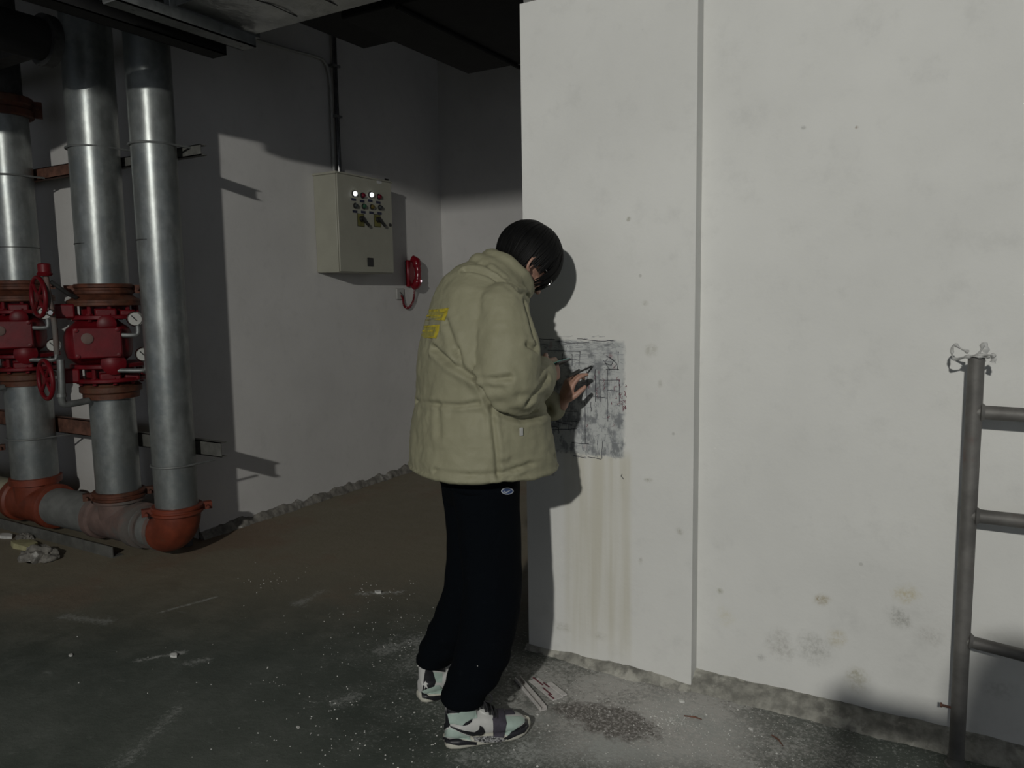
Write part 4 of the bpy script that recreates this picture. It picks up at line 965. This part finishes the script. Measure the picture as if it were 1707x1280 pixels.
ringtube(W_(.194, 0, 1.482), PF*.80-VZ*.60, None, .092, .090, .032, 1)
jk_ = remesh(mb.mesh('j'), .0062, 5, .5)
bv = bvh_of(jk_)
J = lambda u, v: (670+u/2.667, 350+v/2.667)
def hitpx(bvh, x, y):
    h = bvh.ray_cast(CAM_C, pray(x, y)); return (h[0], h[1]) if h[0] else None
creases = [([(150,615),(200,665),(260,705),(320,740),(345,745)], .014, .010), ([(345,745),(375,820),(400,875),(460,905),(530,925),(600,910),(650,885)], .016, .011),
           ([(555,860),(600,800),(640,745)], .008, .008), ([(340,738),(420,752),(480,745)], .009, .008), ([(555,600),(590,622),(620,650)], .009, .008),
           ([(65,850),(150,862),(250,870),(340,858)], .007, .007), ([(400,880),(410,1000),(430,1185)], .007, .007), ([(30,1118),(150,1158),(300,1178),(450,1170),(560,1130),(675,1092)], .006, .007),
           ([(275,265),(330,268),(420,305),(520,360),(560,385)], .010, .008), ([(350,238),(400,262),(450,300)], .005, .007), ([(205,500),(240,600),(275,690)], .008, .012),
           ([(160,870),(175,1000)], .004, .014), ([(550,400),(570,500),(590,600)], .006, .008), ([(520,830),(590,815),(640,830)], .005, .012), ([(450,1120),(500,1160)], .004, .008), ([(480,1110),(520,1150)], .004, .008), ([(250,620),(265,680)], .006, .008), ([(380,780),(440,790)], .005, .012)]
def jack_fn(co, no):
    d = nz(co, 7, 9, .007)+nz(co, 22, 2, .003)
    # quilted puff between the horizontal seams of the back and body
    rel = (co[:, 2]-.885)/(1.09-.885); m = (co[:, 2] > .885) & (co[:, 2] < 1.09)
    d += np.where(m, .010*np.sin(np.clip(rel, 0, 1)*np.pi), 0)
    rel2 = (co[:, 2]-1.09)/(1.40-1.09); m2 = (co[:, 2] >= 1.09) & (co[:, 2] < 1.40); d += np.where(m2, .008*np.sin(np.clip(rel2, 0, 1)*np.pi), 0)
    d += np.where(co[:, 2] < .878, .004, 0)
    for pts, dep, wd in creases:
        P = []
        for p_ in pts:
            h = hitpx(bv, *J(*p_))
            if h: P.append(h[0])
        if len(P) > 1:
            ds = segdist(co, P); dep *= 1.35; d -= dep*np.exp(-(ds/wd)**2); d += dep*.35*np.exp(-((ds-wd*2.2)/(wd*1.2))**2)
    return d
deform(jk_, jack_fn)
jacket = link('jacket', jk_, m_jack, person)
bv = bvh_of_world = None
def wbvh(o):
    M = pmat(o); return BVHTree.FromPolygons([M @ v.co for v in o.data.vertices], [tuple(p.vertices) for p in o.data.polygons])
bj = wbvh(jacket)
m_print = simple('yellow_print', (.42, .34, .03), .5, var=.2, scale=60, bmp=.1)
m_print2 = simple('yellow_print_dark', (.28, .25, .06), .6, var=.2, scale=60, bmp=.1)
pj = lambda x, y: hitpx(bj, x, y)
pr = patch('back_print', [(716,515),(748,513),(746,524),(741,535),(708,534),(711,526)], pj, m_print2, jacket, 5, .0012); pr['label'] = 'yellow lettering block on the back'
for q in ([(733,515),(748,514),(746,520),(734,521)], [(742,520),(747,519),(742,534),(736,534)], [(716,517),(731,516),(730,519),(716,520)], [(712,525),(735,525),(734,528),(712,528)], [(709,531),(738,531),(738,534),(709,534)]): patch('letter_stroke', q, pj, m_print, pr, 4, .0022)
pr = patch('back_print', [(707,543),(733,541),(731,552),(727,565),(700,563),(703,553)], pj, m_print2, jacket, 5, .0012); pr['label'] = 'second yellow lettering block on the back'
for q in ([(727,542),(733,541),(731,553),(727,564),(723,563),(727,552)], [(709,543),(726,542),(726,545),(709,546)], [(701,560),(723,561),(722,564),(700,563)], [(705,550),(722,550),(722,553),(705,553)]): patch('letter_stroke', q, pj, m_print, pr, 4, .0022)
h = pj(*J(528, 985))
if h: MB().obox(h[0]+h[1]*.004, (.006, .003, .013), (PF, PL, VZ)).build('zip_pull', m_pvc, jacket, bevel=.002)
# hem cord tube of the jacket
# oval badge on the trousers
bt = wbvh(trousers); ptf = lambda x, y: hitpx(bt, x, y)
m_badge = simple('badge_navy', (.03, .06, .16), .6, bmp=0); m_badgew = simple('badge_white', (.45, .48, .52), .6, bmp=0)
ov = lambda rx, ry: [(845.5+rx*math.cos(t), 818.5+ry*math.sin(t)) for t in [2*math.pi*j/24 for j in range(24)]]
bo = patch('badge', ov(10.2, 5.8), ptf, m_badgew, trousers, 3, .0012); bo['label'] = 'white-rimmed blue oval badge'
patch('badge_field', ov(8.6, 4.5), ptf, m_badge, bo, 3, .0018)
patch('badge_mark', [(839.5,817.5),(841,819.6),(843.5,819.6),(851.5,816),(844,821.6),(840.5,821.3),(839,819.5)], ptf, m_badgew, bo, 2, .0026)
h = ptf(796, 1110)
if h: MB().lathe(h[0], h[1], [(0, 0), (.0016, 0), (.0012, .001), (0, .001)], 8).build('dust_speck', m_paper, trousers)

# ---- shoes
def shoe(F0, FD, side):
    S = VZ.cross(FD).normalized()       # lateral axis (to the left of the walking direction)
    P = lambda x, y, z: F0+FD*x+S*y+VZ*z
    o = empty('shoe', F0+FD*.14, None, None); o.parent = person; o.location = o.location-person.location
    WD = [(0, .020), (.012, .033), (.04, .041), (.10, .042), (.15, .045), (.20, .052), (.235, .051), (.262, .042), (.280, .027), (.290, .010)]
    def width(x):
        for i in range(len(WD)-1):
            if x <= WD[i+1][0]:
                t = (x-WD[i][0])/(WD[i+1][0]-WD[i][0]); return WD[i][1]*(1-t)+WD[i+1][1]*t
        return WD[-1][1]
    xs = [0, .004, .012, .025, .04, .06, .08, .10, .12, .14, .16, .18, .20, .22, .235, .25, .262, .272, .281, .288, .291]
    # sole: stacked outlines
    def outline(z, grow):
        up = [(x-.0+(grow if x > .2 else -grow if x < .05 else 0), width(x)+grow) for x in xs]
        pts = [(x, y) for x, y in up]+[(x, -y) for x, y in reversed(up)]
        return [P(x, y, z+(.012*max(0, (x-.22)/.07)**2 if z < .03 else .006*max(0, (x-.2)/.09)**2)) for x, y in pts]
    sb = MB().rings([outline(.0, -.006), outline(.002, -.001), outline(.008, .001), outline(.018, .0015), outline(.027, .0), outline(.030, -.004)])
    sole = sb.build('sole', m_sole, o, smooth=50)
    # upper
    mb = MB(); rs = []
    TP = [(0, .075), (.02, .092), (.06, .10), (.10, .103), (.13, .100), (.16, .090), (.19, .078), (.22, .069), (.245, .062), (.265, .052), (.28, .040), (.288, .030)]
    def top(x):
        for i in range(len(TP)-1):
            if x <= TP[i+1][0]:
                t = (x-TP[i][0])/(TP[i+1][0]-TP[i][0]); return TP[i][1]*(1-t)+TP[i+1][1]*t
        return TP[-1][1]
    for x in [.003, .010, .02, .035, .05, .07, .09, .11, .13, .15, .17, .19, .21, .23, .245, .258, .268, .277, .284]:
        wd = width(x)-.002; tp = top(x); ring = []
        for j in range(28):
            t = 2*math.pi*j/28; cx, sx = math.cos(t), math.sin(t)
            zc = .022+(tp-.022)*(.5+.5*math.copysign(abs(sx)**.8, sx)); narrowing = 1-.38*max(0, sx)**2
            ring.append(P(x, wd*narrowing*math.copysign(abs(cx)**.75, cx), zc))
        rs.append(ring)
    mb.rings(rs)
    mb.rings([sellipse(P(cx, 0, z), FD, S, A, B, 2.3, 28) for (z, cx, A, B) in ((.05, .060, .056, .036), (.08, .058, .055, .036), (.105, .056, .052, .0355), (.125, .054, .050, .037), (.135, .052, .048, .036))])
    # tongue
    mb.rings([sellipse(P(x, 0, z), (FD*.5+VZ*.86).normalized(), S, .008, w2, 3, 16) for (x, z, w2) in ((.165, .075, .022), (.14, .095, .024), (.118, .118, .026), (.108, .145, .027), (.104, .158, .022))])
    up = link('upper', remesh(mb.mesh('u'), .0032, 2, .4), m_wleather, o)
    # laces
    lc = MB()
    for k in range(5):
        x, z = .165-k*.014, .088+k*.013
        lc.tube(smoothpoly([P(x+.006, .034, z-.010), P(x+.004, .015, z+.006), P(x, -.015, z+.006), P(x-.006, -.034, z-.006)], k=4), .0034, 6)
        lc.tube(smoothpoly([P(x+.006, -.034, z-.010), P(x+.004, -.015, z+.008), P(x, .015, z+.008), P(x-.006, .034, z-.006)], k=4), .0034, 6)
    lo = lc.build('laces', m_lace, o)
    bw = MB()
    for s in (1, -1):
        bw.tube(smoothpoly([P(.115, 0, .150), P(.128, s*.018, .168), P(.15, s*.034, .160), P(.148, s*.036, .140), P(.125, s*.012, .140)], k=5), .0032, 6)
        bw.tube(smoothpoly([P(.115, 0, .148), P(.13, s*.03, .138), P(.135, s*.046, .115)], k=5), .0030, 6)
    bw.build('lace_bow', m_lace, lo)
    return o, up, sole, P
shr, upr, solr, PR = shoe(RF0, RFD, -1); shr['label'] = 'near high-top shoe'
shl, upl, soll, PLS = shoe(LF0, LFD, 1); shl['label'] = 'far high-top shoe'
for (F0, FD, tp) in ((RF0, RFD, .19), (LF0, LFD, .20)):
    mbs = MB().rings([sellipse(anchor(F0, FD, x, z), FD, VZ.cross(FD), A, A*.85, 2, 24) for (z, x, A) in ((.085, .058, .036), (.105, .058, .041), (.135, .058, .043), (.16, .060, .044), (.175, .066, .043), (tp, .072, .042))])
    mbs.build('sock', m_sock, person)
def shoe_patches(up, sole, parent, conv, plist):
    bs_ = wbvh(up); bo_ = wbvh(sole)
    def f(x, y):
        a = bs_.ray_cast(CAM_C, pray(x, y)); b = bo_.ray_cast(CAM_C, pray(x, y))
        if a[0] and (not b[0] or a[3] <= b[3]): return (a[0], a[1])
        return (b[0], b[1]) if b[0] else None
    for nm, m, pts, th, lb in plist:
        pp = patch(nm, [conv(*p) for p in pts], f, m, parent, 2.2, th)
        if lb: pp['label'] = lb
ZS = lambda u, v: (720+u/6.735, 1080+v/6.735)
shoe_patches(upr, solr, shr, ZS, [
    ('ankle_panel', m_mint, [(178,738),(300,725),(470,645),(510,785),(440,798),(345,868),(200,850)], .0012, 'mint ankle panel'),
    ('heel_panel', m_mint, [(122,940),(210,892),(430,1000),(450,1040),(140,1000)], .0012, 'mint heel panel'),
    ('collar_band', m_bleather, [(160,640),(205,668),(330,668),(470,600),(482,628),(440,655),(300,728),(172,738)], .0018, 'black ankle collar'),
    ('heel_counter', m_bleather, [(150,650),(172,735),(205,860),(195,885),(118,945),(122,880),(135,780)], .0018, 'black heel counter'),
    ('side_mark', m_bleather, [(198,862),(350,925),(480,945),(530,915),(535,868),(575,888),(598,940),(560,985),(450,985),(330,945),(215,892)], .0024, 'black curved tick mark'),
    ('eyelet_accent', m_bleather, [(345,872),(375,835),(450,795),(445,830),(400,862)], .0022, None),
    ('foxing', m_bleather, [(108,975),(150,1003),(510,1055),(515,1096),(300,1092),(150,1078),(110,1030)], .0018, 'black midsole block'),
    ('cracked_overlay', m_eleph, [(460,1003),(680,988),(835,1022),(800,1062),(600,1062),(480,1040)], .0018, 'cracked grey overlay'),
    ('strap', m_strap, [(700,640),(800,640),(838,850),(805,1005),(690,992),(680,800)], .0040, 'plum forefoot strap'),
    ('strap_end', m_strap, [(808,665),(930,685),(930,745),(815,752)], .0040, None),
    ('toe_panel', m_mint, [(822,765),(1000,768),(1035,790),(1045,830),(960,895),(885,950),(850,985),(818,970),(832,860)], .0014, 'mint toe panel'),
    ('toe_cap', m_bleather, [(1045,795),(1078,810),(1085,880),(1040,945),(850,1028),(806,1012),(850,988),(888,945),(965,895),(1040,840)], .0020, 'black toe cap'),
])
ZT = lambda u, v: (670+u/2.6107, 780+v/2.6107)
shoe_patches(upl, soll, shl, ZT, [
    ('collar_band', m_bleather, [(118,850),(150,862),(188,860),(188,888),(135,880),(112,870)], .0018, 'black ankle collar'),
    ('ankle_panel', m_mint, [(136,888),(175,890),(175,935),(148,932)], .0012, 'mint ankle panel'),
    ('heel_counter', m_bleather, [(108,850),(134,885),(146,932),(140,950),(90,970),(98,900)], .0018, 'black heel counter'),
    ('heel_panel', m_mint, [(90,965),(125,945),(165,945),(190,985),(120,985),(88,978)], .0012, 'mint heel panel'),
    ('heel_stripe', m_bleather, [(86,972),(120,992),(190,985),(195,1000),(140,1012),(88,1000)], .0018, 'black midsole block'),
    ('heel_mark', m_wleather, [(97,935),(103,925),(106,932),(116,940),(108,942),(114,962),(104,950),(96,968),(100,948),(92,942)], .0028, 'small white leaping-figure mark'),
])
# ---- things in the hands
pa = LA[-1]+hdir.normalized()*.12+PF*.015; pz = Vector((pa.x+.02, PY-.003, pa.z+.02))
pen = empty('pencil', pa, 'thin dark pencil in the left hand, its tip on the grid plan', 'pencil')
dr = (pz-pa).normalized(); MB().tube([pa-dr*.05, pz-dr*.012], .0036, 6).build('pencil_shaft', m_blackp, pen); MB().lathe(pz-dr*.012, dr, [(.0036, 0), (.0004, .012)], 6).build('pencil_tip', m_pvc, pen)
pc = RA[-1]+(PF*.95+PL*.5).normalized()*.085+VZ*.018
ph2 = empty('smartphone', pc, 'dark smartphone with a glowing cyan screen edge held in the right hand', 'phone')
ax_ = (PF*.75+PL*.66).normalized(); az_ = (VZ*.75-PF*.55).normalized(); ay_ = az_.cross(ax_).normalized(); az_ = ax_.cross(ay_)
MB().obox(pc, (.072, .036, .004), (ax_, ay_, az_)).build('phone_body', m_blackp, ph2, bevel=.003)
MB().obox(pc+az_*.0043, (.068, .033, .0004), (ax_, ay_, az_)).build('screen', simple('screen_glow', (.02, .1, .09), .2, emit=((.15, .75, .6), .25), bmp=0), ph2)
# ------------------------------------------------------------------ the photographer, behind the camera
pg = empty('person', (.28, -.42, 0), 'person in dark clothes behind the camera, holding up a phone in both hands', 'person')
G = Vector((.27, -.34, 0)); gx, gy = Vector((1, 0, 0)), Vector((0, 1, 0))
def Q(x, y, z): return G+gx*x+gy*y+VZ*z
m_navy = cloth('dark_coat', (.02, .022, .028), .9, .2)
mb = MB()
icos(mb, lambda v: Q(v.x*.078, .02+v.y*.098, 1.645+v.z*.105)); icos(mb, lambda v: Q(v.x*.058, .055+v.y*.055, 1.575+v.z*.06))
limb(mb, [Q(0, .105, 1.64), Q(0, .125, 1.61)], [.010, .014], 8, 3)
for s in (1, -1): icos(mb, lambda v: Q(s*.08+v.x*.008, .01+v.y*.018, 1.63+v.z*.03), 2)
limb(mb, [Q(0, -.01, 1.42), Q(0, 0, 1.50), Q(0, .01, 1.58)], [.06, .054, .054])
mb.rings([sellipse(Q(0, 0, z), gx, gy, A, B, 2.3, 32) for (z, A, B) in ((.86, .155, .105), (1.0, .14, .095), (1.2, .16, .11), (1.38, .17, .10), (1.44, .10, .06))])
GR = [Q(.185, 0, 1.39), Q(.245, .04, 1.17), Q(.02, .22, 1.29), Q(-.10, .27, 1.38)]; GL = [Q(-.185, 0, 1.39), Q(-.23, .02, 1.17), Q(-.27, .18, 1.29), Q(-.285, .26, 1.375)]
for A_ in (GR, GL): limb(mb, A_, [.05, .042, .032, .026])
for s in (1, -1): limb(mb, [Q(s*.09, 0, .88), Q(s*.11, .02, .48), Q(s*.12, -.02, .10)], [.085, .055, .036])
for s in (1, -1): limb(mb, [Q(s*.12, -.03, .055), Q(s*.125, .05, .045), Q(s*.13, .12, .035)], [.034, .033, .022])
hand(mb, GR[-1], Vector((.25, .1, 1)), Vector((-.6, 1, 0)), Vector((-1, -.4, 0)), (.3, .5, .7, .8), size=.9)
hand(mb, GL[-1], Vector((-.15, .1, 1)), Vector((.8, 1, 0)), Vector((1, -.4, 0)), (.3, .5, .7, .8), size=.9)
link('body', remesh(mb.mesh('pb'), .006, 2, .4), m_skin, pg)
mb = MB(); icos(mb, lambda v: Q(v.x*.092, .0+v.y*.112, 1.665+v.z*.105 if v.z > -.3 else 1.665-.03+v.z*.0), 4); mb.build('hair', m_hair, pg, smooth=180)
mb = MB(); mb.rings([sellipse(Q(0, 0, z), gx, gy, A, B, 2.3, 40) for (z, A, B) in ((.80, .19, .135), (.95, .185, .13), (1.15, .19, .135), (1.33, .205, .13), (1.41, .17, .105), (1.46, .08, .08), (1.50, .07, .075))])
for A_ in (GR, GL): limb(mb, A_[:3]+[A_[3].lerp(A_[2], .15)], [.08, .066, .05, .04], 20)
link('coat', remesh(mb.mesh('pc'), .008, 4, .5), m_navy, pg)
mb = MB(); mb.rings([sellipse(Q(0, 0, z), gx, gy, A, B, 2.3, 32) for (z, A, B) in ((.92, .165, .115), (.80, .175, .12), (.76, .165, .11))])
for s in (1, -1): limb(mb, [Q(s*.09, 0, .80), Q(s*.11, .02, .48), Q(s*.12, -.02, .12)], [.098, .078, .062], 20)
link('trousers', remesh(mb.mesh('pt'), .009, 3, .5), m_navy, pg)
for s in (1, -1):
    MB().rings([sellipse(Q(s*.125, .035, z)+gy*dy, gx, gy, A, B, 2.5, 24) for (z, dy, A, B) in ((0, 0, .045, .14), (.03, 0, .048, .145), (.05, -.01, .042, .12), (.085, -.05, .036, .07))]).build('shoe', m_bleather, pg)
ph3 = empty('smartphone', (.0, -.014, 1.45), 'large dark smartphone held up sideways by the person behind the camera', 'phone')
MB().box((-.012, -.018, 1.382), (.150, -.010, 1.462)).build('phone_body', m_blackp, ph3, bevel=.003)
MB().lathe((0, -.010, 1.45), (0, 1, 0), [(.0105, 0), (.0125, 0), (.0125, .002), (.0105, .002)], 20).build('lens_ring', m_chrome, ph3)
